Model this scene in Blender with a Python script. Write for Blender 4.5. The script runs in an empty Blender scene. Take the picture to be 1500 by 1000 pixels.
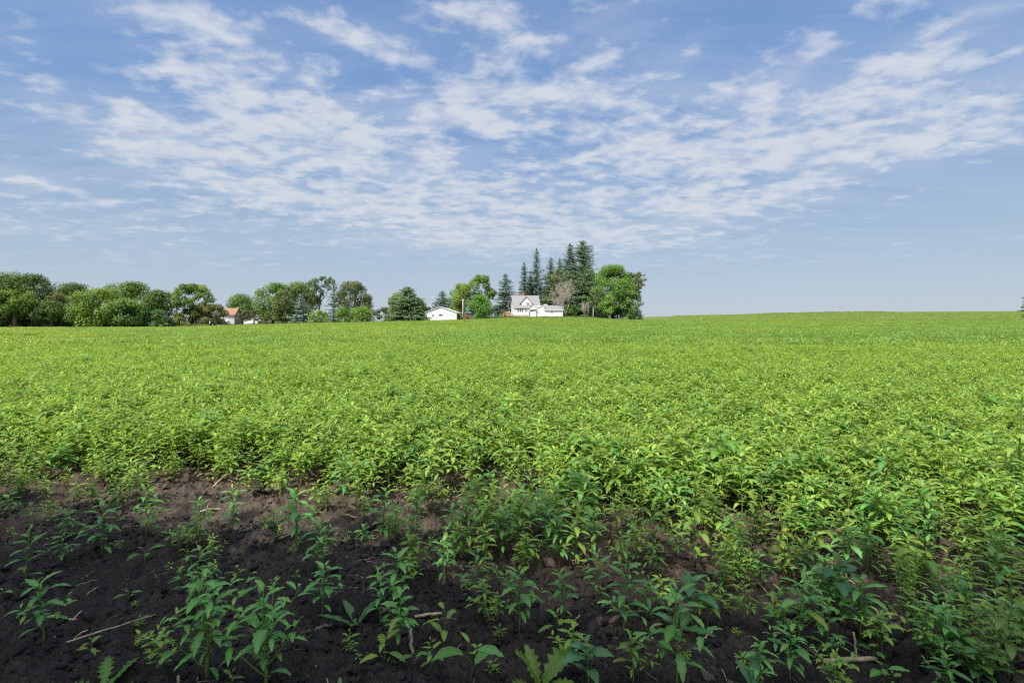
import bpy, math, random
import numpy as np
from mathutils import Vector

SC = bpy.context.scene
COL = SC.collection
PI = math.pi
F, HZ, EYE = 750.0, 470.0, 1.5          # focal length and horizon in photo pixels (1500 wide), eye height in metres
rng = np.random.default_rng(7)
random.seed(7)

# ------------------------------------------------------------------ noise
def _hash(ix, iy, seed):
    h = (ix.astype(np.int64) * 374761393 + iy.astype(np.int64) * 668265263 + seed * 1442695041) & 0xFFFFFFFF
    h = ((h ^ (h >> 13)) * 1274126177) & 0xFFFFFFFF
    return ((h ^ (h >> 16)) & 0xFFFFFF) / float(0xFFFFFF)

def vnoise(x, y, seed=0):
    ix, iy = np.floor(x), np.floor(y)
    fx, fy = x - ix, y - iy
    fx, fy = fx * fx * (3 - 2 * fx), fy * fy * (3 - 2 * fy)
    a, b = _hash(ix, iy, seed), _hash(ix + 1, iy, seed)
    c, d = _hash(ix, iy + 1, seed), _hash(ix + 1, iy + 1, seed)
    return (a * (1 - fx) + b * fx) * (1 - fy) + (c * (1 - fx) + d * fx) * fy

def fbm(x, y, seed=0, n=4):
    t, a, s = 0.0, 0.5, 0.0
    for k in range(n):
        t = t + a * vnoise(x * 2 ** k + 17.3 * k, y * 2 ** k - 9.1 * k, seed + k)
        s += a
        a *= 0.5
    return t / s

def clods(x, y, size, seed):
    """rounded lumps: one dome per jittered cell"""
    X, Y = x / size, y / size
    ix, iy = np.floor(X), np.floor(Y)
    h = np.zeros_like(X)
    for ox in (-1, 0, 1):
        for oy in (-1, 0, 1):
            cx, cy = ix + ox, iy + oy
            px, py = cx + _hash(cx, cy, seed), cy + _hash(cx, cy, seed + 1)
            r = 0.35 + 0.45 * _hash(cx, cy, seed + 2)
            k = _hash(cx, cy, seed + 3)
            d2 = ((X - px) ** 2 + (Y - py) ** 2) / (r * r)
            h = np.maximum(h, np.where(d2 < 1, np.sqrt(np.maximum(1 - d2, 0)) * r * k, 0))
    return h * size

# ------------------------------------------------------------------ terrain
TU = np.array([-500, 0, 250, 350, 450, 600, 740, 850, 945, 1000, 1100, 1250, 1500, 2000], float)
TD = [0, 70, 150, 174, 320, 640, 9000]
TZ = np.array([
    [0] * 14,
    [0, 0, 0, 0, 0, .05, .1, .1, .1, .1, .1, .1, .1, .1],
    [-.8, -.7, -.6, -.1, .4, 1.0, 1.85, 2.05, 1.2, .95, 1.0, 1.1, 1.2, 1.2],
    [-.9, -.7, -.5, .25, .6, 1.3, 2.95, 2.9, 1.5, 1.5, 1.6, 1.9, 2.2, 2.2],
    [-.6, -.4, 0, .3, .5, .8, 1.0, 2.2, 4.0, 4.4, 5.2, 6.4, 6.9, 7.0],
    [-2] * 14,
    [-3] * 14], float)

def base_z(x, y):
    x, y = np.asarray(x, float), np.asarray(y, float)
    yy = np.maximum(y, 1e-3)
    u = 750 + F * x / np.maximum(yy, 20)
    z = np.zeros(np.broadcast(x, y).shape)
    for i in range(len(TD) - 1):
        m = (yy >= TD[i]) & (yy < TD[i + 1])
        t = (yy - TD[i]) / (TD[i + 1] - TD[i])
        t = t * t * (3 - 2 * t)
        zz = np.interp(u, TU, TZ[i]) * (1 - t) + np.interp(u, TU, TZ[i + 1]) * t
        z = np.where(m, zz, z)
    return z + (fbm(x / 9, y / 9, 91, 3) - .5) * .10 * np.clip((y - 6) / 10, 0, 1)

def dense_edge(x, y):
    """depth where the dense stand begins, at this bearing"""
    u = 750 + F * x / np.maximum(y, .5)
    d = np.interp(u, [-200, 0, 250, 500, 650, 800, 1000, 1200, 1400, 1500, 1700], [4.7, 4.55, 4.4, 4.05, 3.7, 3.3, 3.1, 2.85, 2.7, 2.6, 2.5])
    return d + (fbm(x * .9, y * .9, 33, 3) - .5) * 1.5

def soil_h(x, y):
    k = 1 - np.clip((y - 7) / 5, 0, 1)
    h = (fbm(x * 1.3, y * 1.3, 5, 4) - .5) * .14
    wx, wy = x + .03 * (fbm(x * 14, y * 14, 61, 2) - .5) * 2, y + .03 * (fbm(x * 14, y * 14, 65, 2) - .5) * 2
    h = h + clods(wx, wy, .16, 11) * .42 + clods(wx, wy, .075, 21) * .75 + clods(wx, wy, .034, 31) * 1.1
    h = h + (fbm(x * 26, y * 26, 41, 4) - .5) * .045 - np.abs(fbm(x * 9, y * 9, 45, 3) - .5) * .07
    return (h - .03) * k

def gz(x, y):
    return float(base_z(np.array([x]), np.array([y]))[0])

def gz_soil(x, y):
    return float((base_z(np.array([x]), np.array([y])) + soil_h(np.array([x]), np.array([y])))[0])

def at(u, D):
    return (u - 750.0) / F * D

def ground_pt(u, v):
    """point of the flat near ground seen at a photo pixel"""
    D = F * EYE / (v - HZ)
    return at(u, D), D

# ------------------------------------------------------------------ materials
MATS = {}
def nt(name):
    m = bpy.data.materials.new(name)
    m.use_nodes = True
    n = m.node_tree
    n.nodes.clear()
    out = n.nodes.new('ShaderNodeOutputMaterial')
    MATS[name] = m
    return m, n, out

def node(n, typ, **kw):
    o = n.nodes.new(typ)
    for k, v in kw.items():
        if k.startswith('i_'):
            key = k[2:].replace('_', ' ')
            o.inputs[int(key) if key.isdigit() else key].default_value = v
        else:
            setattr(o, k, v)
    return o

def plain(name, col, rough=.6, noise=.25, scale=3.0, spec=.3, metal=0):
    m, n, out = nt(name)
    L = n.links
    p = node(n, 'ShaderNodeBsdfPrincipled')
    p.inputs['Roughness'].default_value = rough
    p.inputs['Metallic'].default_value = metal
    p.inputs['Specular IOR Level'].default_value = spec
    tc = node(n, 'ShaderNodeTexCoord')
    nz = node(n, 'ShaderNodeTexNoise')
    nz.inputs['Scale'].default_value = scale
    nz.inputs['Detail'].default_value = 6
    L.new(tc.outputs['Object'], nz.inputs['Vector'])
    mp = node(n, 'ShaderNodeMapRange')
    mp.inputs['From Min'].default_value = .3
    mp.inputs['From Max'].default_value = .7
    mp.inputs['To Min'].default_value = 1 - noise
    mp.inputs['To Max'].default_value = 1 + noise
    L.new(nz.outputs['Fac'], mp.inputs['Value'])
    mx = node(n, 'ShaderNodeVectorMath', operation='SCALE')
    mx.inputs[0].default_value = col[:3]
    L.new(mp.outputs['Result'], mx.inputs['Scale'])
    L.new(mx.outputs['Vector'], p.inputs['Base Color'])
    bp = node(n, 'ShaderNodeBump')
    bp.inputs['Strength'].default_value = .3
    bp.inputs['Distance'].default_value = .02
    L.new(nz.outputs['Fac'], bp.inputs['Height'])
    L.new(bp.outputs['Normal'], p.inputs['Normal'])
    L.new(p.outputs['BSDF'], out.inputs['Surface'])
    return m

def leafy(name, trans=.35, rough=.45, spec=.35, yellow=(1.25, 1.15, .6), rnd=.22):
    """leaf: reflecting top plus light that comes through; colour kept per leaf in the attribute Col"""
    m, n, out = nt(name)
    L = n.links
    at_ = node(n, 'ShaderNodeAttribute', attribute_name='Col')
    oi = node(n, 'ShaderNodeObjectInfo')
    mp = node(n, 'ShaderNodeMapRange')
    mp.inputs['To Min'].default_value = 1 - rnd
    mp.inputs['To Max'].default_value = 1 + rnd
    L.new(oi.outputs['Random'], mp.inputs['Value'])
    sc = node(n, 'ShaderNodeVectorMath', operation='SCALE')
    L.new(at_.outputs['Color'], sc.inputs[0])
    L.new(mp.outputs['Result'], sc.inputs['Scale'])
    p = node(n, 'ShaderNodeBsdfPrincipled')
    p.inputs['Roughness'].default_value = rough
    p.inputs['Specular IOR Level'].default_value = spec
    L.new(sc.outputs['Vector'], p.inputs['Base Color'])
    tm = node(n, 'ShaderNodeVectorMath', operation='MULTIPLY')
    tm.inputs[1].default_value = yellow
    L.new(sc.outputs['Vector'], tm.inputs[0])
    tr = node(n, 'ShaderNodeBsdfTranslucent')
    L.new(tm.outputs['Vector'], tr.inputs['Color'])
    mx = node(n, 'ShaderNodeMixShader')
    mx.inputs['Fac'].default_value = trans
    L.new(p.outputs['BSDF'], mx.inputs[1])
    L.new(tr.outputs['BSDF'], mx.inputs[2])
    L.new(mx.outputs['Shader'], out.inputs['Surface'])
    return m

leafy('weed_leaf', .42, .42, .4)
leafy('weed_stem', .12, .5, .3)
leafy('crown_leaf', .42, .55, .25, rnd=.06)
leafy('needle', .12, .6, .2, (1.1, 1.1, .7), rnd=.06)
plain('bark', (.10, .075, .055), .9, .35, 6)
plain('pale_bark', (.42, .38, .32), .85, .3, 6)
plain('dead_wood', (.40, .355, .30), .9, .25, 5)
plain('straw', (.40, .31, .20), .7, .35, 30)
plain('dark_straw', (.16, .13, .11), .8, .35, 30)
plain('white_siding', (.66, .65, .63), .55, .05, 1.2)
plain('white_trim', (.72, .71, .69), .5, .03, 1)
plain('white_metal', (.66, .67, .70), .45, .03, .6, .4)
plain('grey_shingle', (.225, .222, .220), .9, .16, 7)
plain('pale_canopy', (.62, .60, .53), .8, .08, 3)
plain('orange_roof', (.29, .165, .10), .85, .18, 2.2)
plain('grey_siding', (.50, .49, .48), .75, .10, 2)
plain('shade_trim_grey', (.20, .21, .22), .8, .12, 2)  # dark trim grey, also the painted shade of the barn's gable side
plain('tan_stone', (.42, .30, .20), .85, .2, 4)
plain('brick', (.36, .13, .075), .9, .25, 9)
plain('deck_wood', (.52, .29, .15), .75, .2, 5)
plain('glass_dark', (.03, .035, .045), .12, .1, 1, .6)
plain('door_dark', (.03, .035, .04), .5, .1, 1)
plain('beige_roof', (.44, .37, .30), .85, .12, 3)
plain('pink_siding', (.66, .54, .47), .75, .12, 2)
plain('brown_roof', (.17, .10, .075), .9, .2, 3)
plain('pole_wood', (.36, .31, .24), .85, .25, 2)
plain('grey_metal', (.36, .37, .38), .5, .1, 1, .4, .4)
plain('red_paint', (.42, .09, .06), .55, .15, 3)
plain('dry_clod', (.105, .080, .062), 1, .35, 40, .05)
plain('stake_wood', (.42, .42, .33), .8, .15, 3)
plain('clod_soil', (.034, .032, .032), 1, .35, 40, .05)

# ------------------------------------------------------------------ mesh building
class MB:
    def __init__(s):
        s.v, s.f, s.c, s.m = [], [], [], []
    def vert(s, p, c=(1, 1, 1)):
        s.v.append((p[0], p[1], p[2]))
        s.c.append((c[0], c[1], c[2], 1))
        return len(s.v) - 1
    def face(s, idx, m=0):
        s.f.append(tuple(idx))
        s.m.append(m)
    def tube(s, pts, rad, sides=6, c=(1, 1, 1), m=0, cap=True, c2=None):
        rings = []
        n = len(pts)
        for i, p in enumerate(pts):
            p = Vector(p)
            a = Vector(pts[max(i - 1, 0)])
            b = Vector(pts[min(i + 1, n - 1)])
            d = (b - a)
            d = d.normalized() if d.length > 1e-9 else Vector((0, 0, 1))
            e = d.orthogonal().normalized() if abs(d.z) < .95 else (Vector((1, 0, 0)) - d * d.x).normalized()
            g = d.cross(e)
            cc = c if c2 is None else tuple(c[k] + (c2[k] - c[k]) * i / (n - 1) for k in range(3))
            rings.append([s.vert(p + (e * math.cos(2 * PI * k / sides) + g * math.sin(2 * PI * k / sides)) * rad[i], cc) for k in range(sides)])
        for i in range(n - 1):
            for k in range(sides):
                k2 = (k + 1) % sides
                s.face((rings[i][k], rings[i][k2], rings[i + 1][k2], rings[i + 1][k]), m)
        if cap:
            s.face(list(reversed(rings[0])), m)
            s.face(rings[-1], m)
    def box(s, x0, x1, y0, y1, z0, z1, m=0):
        i = [s.vert(p) for p in ((x0, y0, z0), (x1, y0, z0), (x1, y1, z0), (x0, y1, z0), (x0, y0, z1), (x1, y0, z1), (x1, y1, z1), (x0, y1, z1))]
        for q in ((0, 3, 2, 1), (4, 5, 6, 7), (0, 1, 5, 4), (1, 2, 6, 5), (2, 3, 7, 6), (3, 0, 4, 7)):
            s.face([i[k] for k in q], m)
    def prism(s, poly, axis, a, b, m=0):
        """poly of 2D points extruded along axis 'x' (poly is y,z) or 'y' (poly is x,z)"""
        def P(p, t):
            return (t, p[0], p[1]) if axis == 'x' else (p[0], t, p[1])
        A = [s.vert(P(p, a)) for p in poly]
        B = [s.vert(P(p, b)) for p in poly]
        n = len(poly)
        s.face(A, m)
        s.face(list(reversed(B)), m)
        for k in range(n):
            s.face((A[k], B[k], B[(k + 1) % n], A[(k + 1) % n]), m)
    def mesh(s, name, mats, smooth=False):
        me = bpy.data.meshes.new(name)
        me.from_pydata(s.v, [], s.f)
        ca = me.color_attributes.new('Col', 'FLOAT_COLOR', 'POINT')
        ca.data.foreach_set('color', np.array(s.c, np.float32).ravel())
        for mt in mats:
            me.materials.append(MATS[mt])
        me.polygons.foreach_set('material_index', s.m)
        if smooth:
            me.polygons.foreach_set('use_smooth', [True] * len(s.f))
        me.update()
        return me
    def build(s, name, mat, parent=None, smooth=False):
        me = s.mesh(name, mat if isinstance(mat, (list, tuple)) else [mat], smooth)
        import bmesh
        if not smooth:
            b = bmesh.new()
            b.from_mesh(me)
            bmesh.ops.recalc_face_normals(b, faces=b.faces)
            b.to_mesh(me)
            b.free()
        return link(name, me, parent)

def link(name, data, parent=None, loc=None):
    o = bpy.data.objects.new(name, data)
    COL.objects.link(o)
    if parent:
        o.parent = parent
    if loc is not None:
        o.location = loc
    return o

def tag(o, label=None, cat=None, group=None, kind=None):
    if label: o['label'] = label
    if cat: o['category'] = cat
    if group: o['group'] = group
    if kind: o['kind'] = kind
    return o

def thing(name, label, cat, loc, rz=0, group=None):
    o = link(name, None, None, loc)
    o.rotation_euler = (0, 0, rz)
    return tag(o, label, cat, group)

def quads_mesh(name, P, col, mat):
    """P (N,4,3), col (N,3): loose leaf sprays of one crown in one mesh"""
    N = len(P)
    me = bpy.data.meshes.new(name)
    me.vertices.add(N * 4)
    me.vertices.foreach_set('co', P.astype(np.float32).ravel())
    me.loops.add(N * 4)
    me.loops.foreach_set('vertex_index', np.arange(N * 4, dtype=np.int32))
    me.polygons.add(N)
    me.polygons.foreach_set('loop_start', np.arange(0, N * 4, 4, dtype=np.int32))
    me.update(calc_edges=True)
    ca = me.color_attributes.new('Col', 'FLOAT_COLOR', 'POINT')
    c4 = np.ones((N, 4, 4), np.float32)
    c4[:, :, :3] = col[:, None, :]
    ca.data.foreach_set('color', c4.ravel())
    me.materials.append(MATS[mat])
    return me
# ------------------------------------------------------------------ ground: one sheet to the horizon, clods near the camera
def build_ground():
    ys = list(np.arange(-40, 0, 4.0)) + [0.0, .6, 1.0, 1.3]
    y = 1.5
    while y < 9000:
        ys.append(y)
        y += max(.0062 * y * (1 if y < 7 else 1 + min((y - 7) * .25, 12)), .009)
    ys.append(9000.0)
    ys = np.array(ys)
    t = np.linspace(-1, 1, 781)
    t = np.sign(t) * (np.abs(t) * .62 + .38 * np.abs(t) ** 5)
    hw = np.maximum(2.4 + 1.9 * np.maximum(ys, 0), np.where(ys < 1, 45 + 0 * ys, 0))
    hw = np.where(ys < 1.2, 45, np.maximum(hw, 45 - 45 * np.clip((ys - 1.2) / .3, 0, 1)))
    X = t[None, :] * hw[:, None]
    Y = np.broadcast_to(ys[:, None], X.shape).copy()
    Z = base_z(X, Y)
    near = (ys > -1) & (ys < 12.5)
    Z[near] += soil_h(X[near], Y[near])
    R, C = X.shape
    co = np.stack([X, Y, Z], -1).reshape(-1, 3)
    i = np.arange(R * C).reshape(R, C)
    q = np.stack([i[:-1, :-1], i[:-1, 1:], i[1:, 1:], i[1:, :-1]], -1).reshape(-1, 4)
    me = bpy.data.meshes.new('ground')
    me.vertices.add(len(co))
    me.vertices.foreach_set('co', co.astype(np.float32).ravel())
    me.loops.add(q.size)
    me.loops.foreach_set('vertex_index', q.astype(np.int32).ravel())
    me.polygons.add(len(q))
    me.polygons.foreach_set('loop_start', np.arange(0, q.size, 4, dtype=np.int32))
    me.update(calc_edges=True)
    me.polygons.foreach_set('use_smooth', np.ones(len(q), bool))
    U = 750 + F * X / np.maximum(Y, 1)
    cover = np.maximum(np.clip((Y - 14) / 20, 0, 1), np.clip((-Y - 1) / 2, 0, 1))                       # weeds carpet the soil further out; unseen grass added behind the camera bounces light
    lawn = np.clip((Y - 150) / 6, 0, 1) * np.clip((985 - U) / 30, 0, 1) * np.clip((640 - Y) / 300, 0, 1)
    dry = np.clip((Y - dense_edge(X, Y) + 1.1) / 1.1 + (fbm(X * 1.6, Y * 1.6, 95, 3) - .5) * 2.2, 0, 1) * np.clip((Y - 1.9) / .6, 0, 1)  # sunlit lightening put into the soil colour, along with dryness, towards the stand
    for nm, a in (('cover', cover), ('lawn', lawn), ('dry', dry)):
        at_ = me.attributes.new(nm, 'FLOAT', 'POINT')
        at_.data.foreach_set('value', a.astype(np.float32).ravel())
    # soil: dark loam with paler crumbs; dry soil towards the stand carries painted sunlight
    m, n, out = nt('soil')
    L = n.links
    p = node(n, 'ShaderNodeBsdfPrincipled')
    p.inputs['Roughness'].default_value = 1
    p.inputs['Specular IOR Level'].default_value = .08
    ge = node(n, 'ShaderNodeNewGeometry')
    def nz(s, d=5, r=.6):
        o = node(n, 'ShaderNodeTexNoise')
        o.inputs['Scale'].default_value = s
        o.inputs['Detail'].default_value = d
        o.inputs['Roughness'].default_value = r
        L.new(ge.outputs['Position'], o.inputs['Vector'])
        return o
    big, mid, fine = nz(.75), nz(7), nz(60, 6, .7)
    r1 = node(n, 'ShaderNodeValToRGB')
    r1.color_ramp.elements[0].position, r1.color_ramp.elements[0].color = .36, (.029, .0278, .0282, 1)
    r1.color_ramp.elements[1].position, r1.color_ramp.elements[1].color = .72, (.075, .060, .049, 1)
    sm = node(n, 'ShaderNodeMath', operation='MULTIPLY_ADD')
    sm.inputs[1].default_value = .45
    L.new(mid.outputs['Fac'], sm.inputs[0])
    b2 = node(n, 'ShaderNodeMath', operation='MULTIPLY')
    b2.inputs[1].default_value = .55
    L.new(big.outputs['Fac'], b2.inputs[0])
    L.new(b2.outputs[0], sm.inputs[2])
    L.new(sm.outputs[0], r1.inputs['Fac'])
    mr = node(n, 'ShaderNodeMapRange')
    mr.inputs['From Min'].default_value, mr.inputs['From Max'].default_value = .3, .75
    mr.inputs['To Min'].default_value, mr.inputs['To Max'].default_value = .4, 1.75
    L.new(fine.outputs['Fac'], mr.inputs['Value'])
    s1 = node(n, 'ShaderNodeVectorMath', operation='SCALE')
    L.new(r1.outputs['Color'], s1.inputs[0])
    L.new(mr.outputs['Result'], s1.inputs['Scale'])
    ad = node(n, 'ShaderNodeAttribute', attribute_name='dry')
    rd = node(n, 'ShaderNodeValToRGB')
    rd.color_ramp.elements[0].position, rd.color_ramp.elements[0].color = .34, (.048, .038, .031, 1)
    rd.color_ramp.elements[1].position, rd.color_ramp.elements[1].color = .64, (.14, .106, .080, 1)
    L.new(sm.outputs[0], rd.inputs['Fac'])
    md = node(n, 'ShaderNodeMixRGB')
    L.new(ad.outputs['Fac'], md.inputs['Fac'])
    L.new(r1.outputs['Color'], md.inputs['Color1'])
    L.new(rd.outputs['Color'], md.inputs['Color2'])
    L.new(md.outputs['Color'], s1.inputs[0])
    # pale speckled crust on one hollow of the bare strip
    cx, cy = ground_pt(1300, 900)
    sub = node(n, 'ShaderNodeVectorMath', operation='SUBTRACT')
    sub.inputs[1].default_value = (cx, cy, 0)
    L.new(ge.outputs['Position'], sub.inputs[0])
    rot = node(n, 'ShaderNodeVectorRotate', rotation_type='Z_AXIS')
    rot.inputs['Angle'].default_value = math.radians(48)
    L.new(sub.outputs['Vector'], rot.inputs['Vector'])
    ml = node(n, 'ShaderNodeVectorMath', operation='MULTIPLY')
    ml.inputs[1].default_value = (5.2, 11, 0)
    L.new(rot.outputs['Vector'], ml.inputs[0])
    ln = node(n, 'ShaderNodeVectorMath', operation='LENGTH')
    L.new(ml.outputs['Vector'], ln.inputs[0])
    speck = nz(230, 2, .5)
    c1 = node(n, 'ShaderNodeMapRange')
    c1.inputs['From Min'].default_value, c1.inputs['From Max'].default_value = 1.0, .2
    L.new(ln.outputs['Value'], c1.inputs['Value'])
    c2 = node(n, 'ShaderNodeMapRange')
    c2.inputs['From Min'].default_value, c2.inputs['From Max'].default_value = .52, .62
    L.new(speck.outputs['Fac'], c2.inputs['Value'])
    c3 = node(n, 'ShaderNodeMath', operation='MULTIPLY')
    L.new(c1.outputs['Result'], c3.inputs[0])
    L.new(c2.outputs['Result'], c3.inputs[1])
    m0 = node(n, 'ShaderNodeMixRGB')
    m0.inputs['Color2'].default_value = (.34, .35, .38, 1)
    L.new(c3.outputs[0], m0.inputs['Fac'])
    L.new(s1.outputs['Vector'], m0.inputs['Color1'])
    ac = node(n, 'ShaderNodeAttribute', attribute_name='cover')
    al = node(n, 'ShaderNodeAttribute', attribute_name='lawn')
    g1 = node(n, 'ShaderNodeMixRGB')
    g1.inputs['Color1'].default_value = (.07, .13, .022, 1)
    g1.inputs['Color2'].default_value = (.11, .18, .03, 1)
    L.new(mid.outputs['Fac'], g1.inputs['Fac'])
    m1 = node(n, 'ShaderNodeMixRGB')
    L.new(ac.outputs['Fac'], m1.inputs['Fac'])
    L.new(m0.outputs['Color'], m1.inputs['Color1'])
    L.new(g1.outputs['Color'], m1.inputs['Color2'])
    m2 = node(n, 'ShaderNodeMixRGB')
    m2.inputs['Color2'].default_value = (.135, .165, .045, 1)
    L.new(al.outputs['Fac'], m2.inputs['Fac'])
    L.new(m1.outputs['Color'], m2.inputs['Color1'])
    L.new(m2.outputs['Color'], p.inputs['Base Color'])
    bp = node(n, 'ShaderNodeBump')
    bp.inputs['Strength'].default_value = .9
    bp.inputs['Distance'].default_value = .02
    L.new(fine.outputs['Fac'], bp.inputs['Height'])
    L.new(bp.outputs['Normal'], p.inputs['Normal'])
    L.new(p.outputs['BSDF'], out.inputs['Surface'])
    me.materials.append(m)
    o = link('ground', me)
    tag(o, 'dark loamy field soil under the crop, rising to a low hill', 'ground', kind='structure')
build_ground()

# ------------------------------------------------------------------ sky, sun, camera
SUN_EL, SUN_H = math.radians(50), Vector((-.58, -.81)).normalized()
def build_light():
    S = Vector((SUN_H.x * math.cos(SUN_EL), SUN_H.y * math.cos(SUN_EL), math.sin(SUN_EL)))
    sd = bpy.data.lights.new('sun', 'SUN')
    sd.energy = SUN_STRENGTH
    sd.angle = math.radians(.55)
    sd.color = (1, .95, .86)
    o = link('sun', sd, loc=(-30, -40, 60))
    o.rotation_euler = (-S).to_track_quat('-Z', 'Y').to_euler()
    w = bpy.data.worlds.new('World')
    SC.world = w
    w.use_nodes = True
    n = w.node_tree
    L = n.links
    n.nodes.clear()
    out = n.nodes.new('ShaderNodeOutputWorld')
    bg = n.nodes.new('ShaderNodeBackground')
    bg.inputs['Strength'].default_value = SKY_STRENGTH
    sky = n.nodes.new('ShaderNodeTexSky')
    sky.sky_type = 'NISHITA'
    sky.sun_disc = False
    sky.sun_elevation = SUN_EL
    sky.sun_rotation = math.atan2(SUN_H.x, SUN_H.y)
    sky.altitude = 300
    sky.air_density, sky.dust_density, sky.ozone_density = SKY_MIX
    def M(op, a, b=None, c=None, clamp=False):
        o = n.nodes.new('ShaderNodeMath')
        o.operation = op
        o.use_clamp = clamp
        for i, x in enumerate((a, b, c)):
            if x is None: continue
            if isinstance(x, (int, float)): o.inputs[i].default_value = x
            else: L.new(x, o.inputs[i])
        return o.outputs[0]
    tc = n.nodes.new('ShaderNodeTexCoord')
    sp = n.nodes.new('ShaderNodeSeparateXYZ')
    L.new(tc.outputs['Generated'], sp.inputs[0])
    dx, dy, dz = sp.outputs
    a = M('ARCTAN2', dx, dy)
    e = M('ARCSINE', dz)
    # cloud deck: a plane high overhead, so cells shrink and flatten towards the horizon
    iz = M('DIVIDE', 1.0, M('ADD', M('MAXIMUM', dz, .0), .12))
    cb = n.nodes.new('ShaderNodeCombineXYZ')
    L.new(M('MULTIPLY', dx, iz), cb.inputs[0])
    L.new(M('MULTIPLY', dy, iz), cb.inputs[1])
    def noise(scale, detail, rough, dist=0, rz=0, sx=1, off=(0, 0, 0)):
        mp = n.nodes.new('ShaderNodeMapping')
        mp.inputs['Rotation'].default_value = (0, 0, math.radians(rz))
        mp.inputs['Scale'].default_value = (sx, 1, 1)
        mp.inputs['Location'].default_value = off
        L.new(cb.outputs[0], mp.inputs['Vector'])
        o = n.nodes.new('ShaderNodeTexNoise')
        o.inputs['Scale'].default_value = scale
        o.inputs['Detail'].default_value = detail
        o.inputs['Roughness'].default_value = rough
        o.inputs['Distortion'].default_value = dist
        L.new(mp.outputs[0], o.inputs['Vector'])
        return o.outputs['Fac']
    cells = noise(6.6, 7, .58, .3, -16, .8)
    large = noise(2.1, 4, .55, .3, -20, .7, (3.1, 1.7, 0))
    wisps = noise(2.6, 7, .62, 1.1, -38, .33, (7, 2, 0))
    total = None
    for cx, cy, rx, ry, rot, wt in BLOBS:
        tx = (cx - 750) / F
        a0 = math.atan(tx)
        e0 = math.atan((HZ - cy) / F * math.cos(a0))
        rx, ry = rx * 1.18, ry * 1.28
        ra = rx / F * math.cos(a0) ** 2
        re = ry / F * math.cos(a0) * math.cos(e0) ** 2
        r = math.radians(rot)
        da, de = M('SUBTRACT', a, a0), M('SUBTRACT', e, e0)
        p = M('MULTIPLY', M('ADD', M('MULTIPLY', da, math.cos(r)), M('MULTIPLY', de, math.sin(r))), 1 / ra)
        q = M('MULTIPLY', M('SUBTRACT', M('MULTIPLY', de, math.cos(r)), M('MULTIPLY', da, math.sin(r))), 1 / re)
        d2 = M('ADD', M('MULTIPLY', p, p), M('MULTIPLY', q, q))
        g = M('MULTIPLY', M('POWER', 2.71828, M('MULTIPLY', d2, -1.0)), wt)
        total = g if total is None else M('ADD', total, g)
    total = M('MINIMUM', total, 1.15)
    dens = M('ADD', M('MULTIPLY', total, .68), M('MULTIPLY', M('SUBTRACT', cells, .5), 2.4))
    dens = M('ADD', dens, M('MULTIPLY', M('SUBTRACT', large, .5), 1.0))
    dens = M('ADD', dens, M('MULTIPLY', M('SUBTRACT', wisps, .5), .7))
    puffs = noise(15, 4, .55, .2, -16, .9, (11, 4, 0))
    dens = M('ADD', dens, M('MULTIPLY', M('SUBTRACT', puffs, .5), 1.0))
    mr = n.nodes.new('ShaderNodeMapRange')
    mr.interpolation_type = 'SMOOTHSTEP'
    mr.inputs['From Min'].default_value, mr.inputs['From Max'].default_value = .14, 1.18
    mr.inputs['To Max'].default_value = .96
    L.new(dens, mr.inputs['Value'])
    # thin veil of high cloud
    veil = M('MULTIPLY', M('SUBTRACT', wisps, .38, clamp=True), M('ADD', M('MULTIPLY', total, 1.0), .30))
    al = M('MAXIMUM', mr.outputs['Result'], M('MULTIPLY', veil, 1.3))
    # fade the deck into the pale air near the horizon
    fade = n.nodes.new('ShaderNodeMapRange')
    fade.interpolation_type = 'SMOOTHSTEP'
    fade.inputs['From Min'].default_value, fade.inputs['From Max'].default_value = .03, .17
    L.new(dz, fade.inputs['Value'])
    al = M('MULTIPLY', al, fade.outputs['Result'], clamp=True)
    # thick middles of the cloud are a little greyer than their lit rims
    shade = n.nodes.new('ShaderNodeMapRange')
    shade.inputs['From Min'].default_value, shade.inputs['From Max'].default_value = .45, 1.25
    shade.inputs['To Min'].default_value, shade.inputs['To Max'].default_value = 1.0, .93
    L.new(dens, shade.inputs['Value'])
    # unseen bright cloud added overhead and behind the camera to lift the shade
    ov = n.nodes.new('ShaderNodeMapRange')
    ov.interpolation_type = 'SMOOTHSTEP'
    ov.inputs['From Min'].default_value, ov.inputs['From Max'].default_value = .60, .82
    L.new(M('SUBTRACT', dz, M('MULTIPLY', dy, .55)), ov.inputs['Value'])
    al = M('MAXIMUM', al, M('MULTIPLY', ov.outputs['Result'], .85))
    tex = M('ADD', .84, M('ADD', M('MULTIPLY', puffs, .14), M('MULTIPLY', cells, .18)))
    cc = n.nodes.new('ShaderNodeVectorMath')
    cc.operation = 'SCALE'
    cc.inputs[0].default_value = CLOUD
    L.new(M('MULTIPLY', M('MULTIPLY', shade.outputs['Result'], tex), M('ADD', 1.0, M('MULTIPLY', ov.outputs['Result'], FILL_OVER))), cc.inputs['Scale'])
    # pale haze low down in the sky itself
    hz = n.nodes.new('ShaderNodeMapRange')
    hz.interpolation_type = 'SMOOTHSTEP'
    hz.inputs['From Min'].default_value, hz.inputs['From Max'].default_value = .85, .35
    hz.inputs['To Max'].default_value = HAZE_MAX
    L.new(dz, hz.inputs['Value'])
    mh = n.nodes.new('ShaderNodeMixRGB')
    L.new(hz.outputs['Result'], mh.inputs['Fac'])
    tint = n.nodes.new('ShaderNodeMixRGB')
    tint.blend_type = 'MULTIPLY'
    tint.inputs['Fac'].default_value = 1
    tint.inputs['Color2'].default_value = SKY_TINT
    L.new(sky.outputs['Color'], tint.inputs['Color1'])
    L.new(tint.outputs['Color'], mh.inputs['Color1'])
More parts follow.
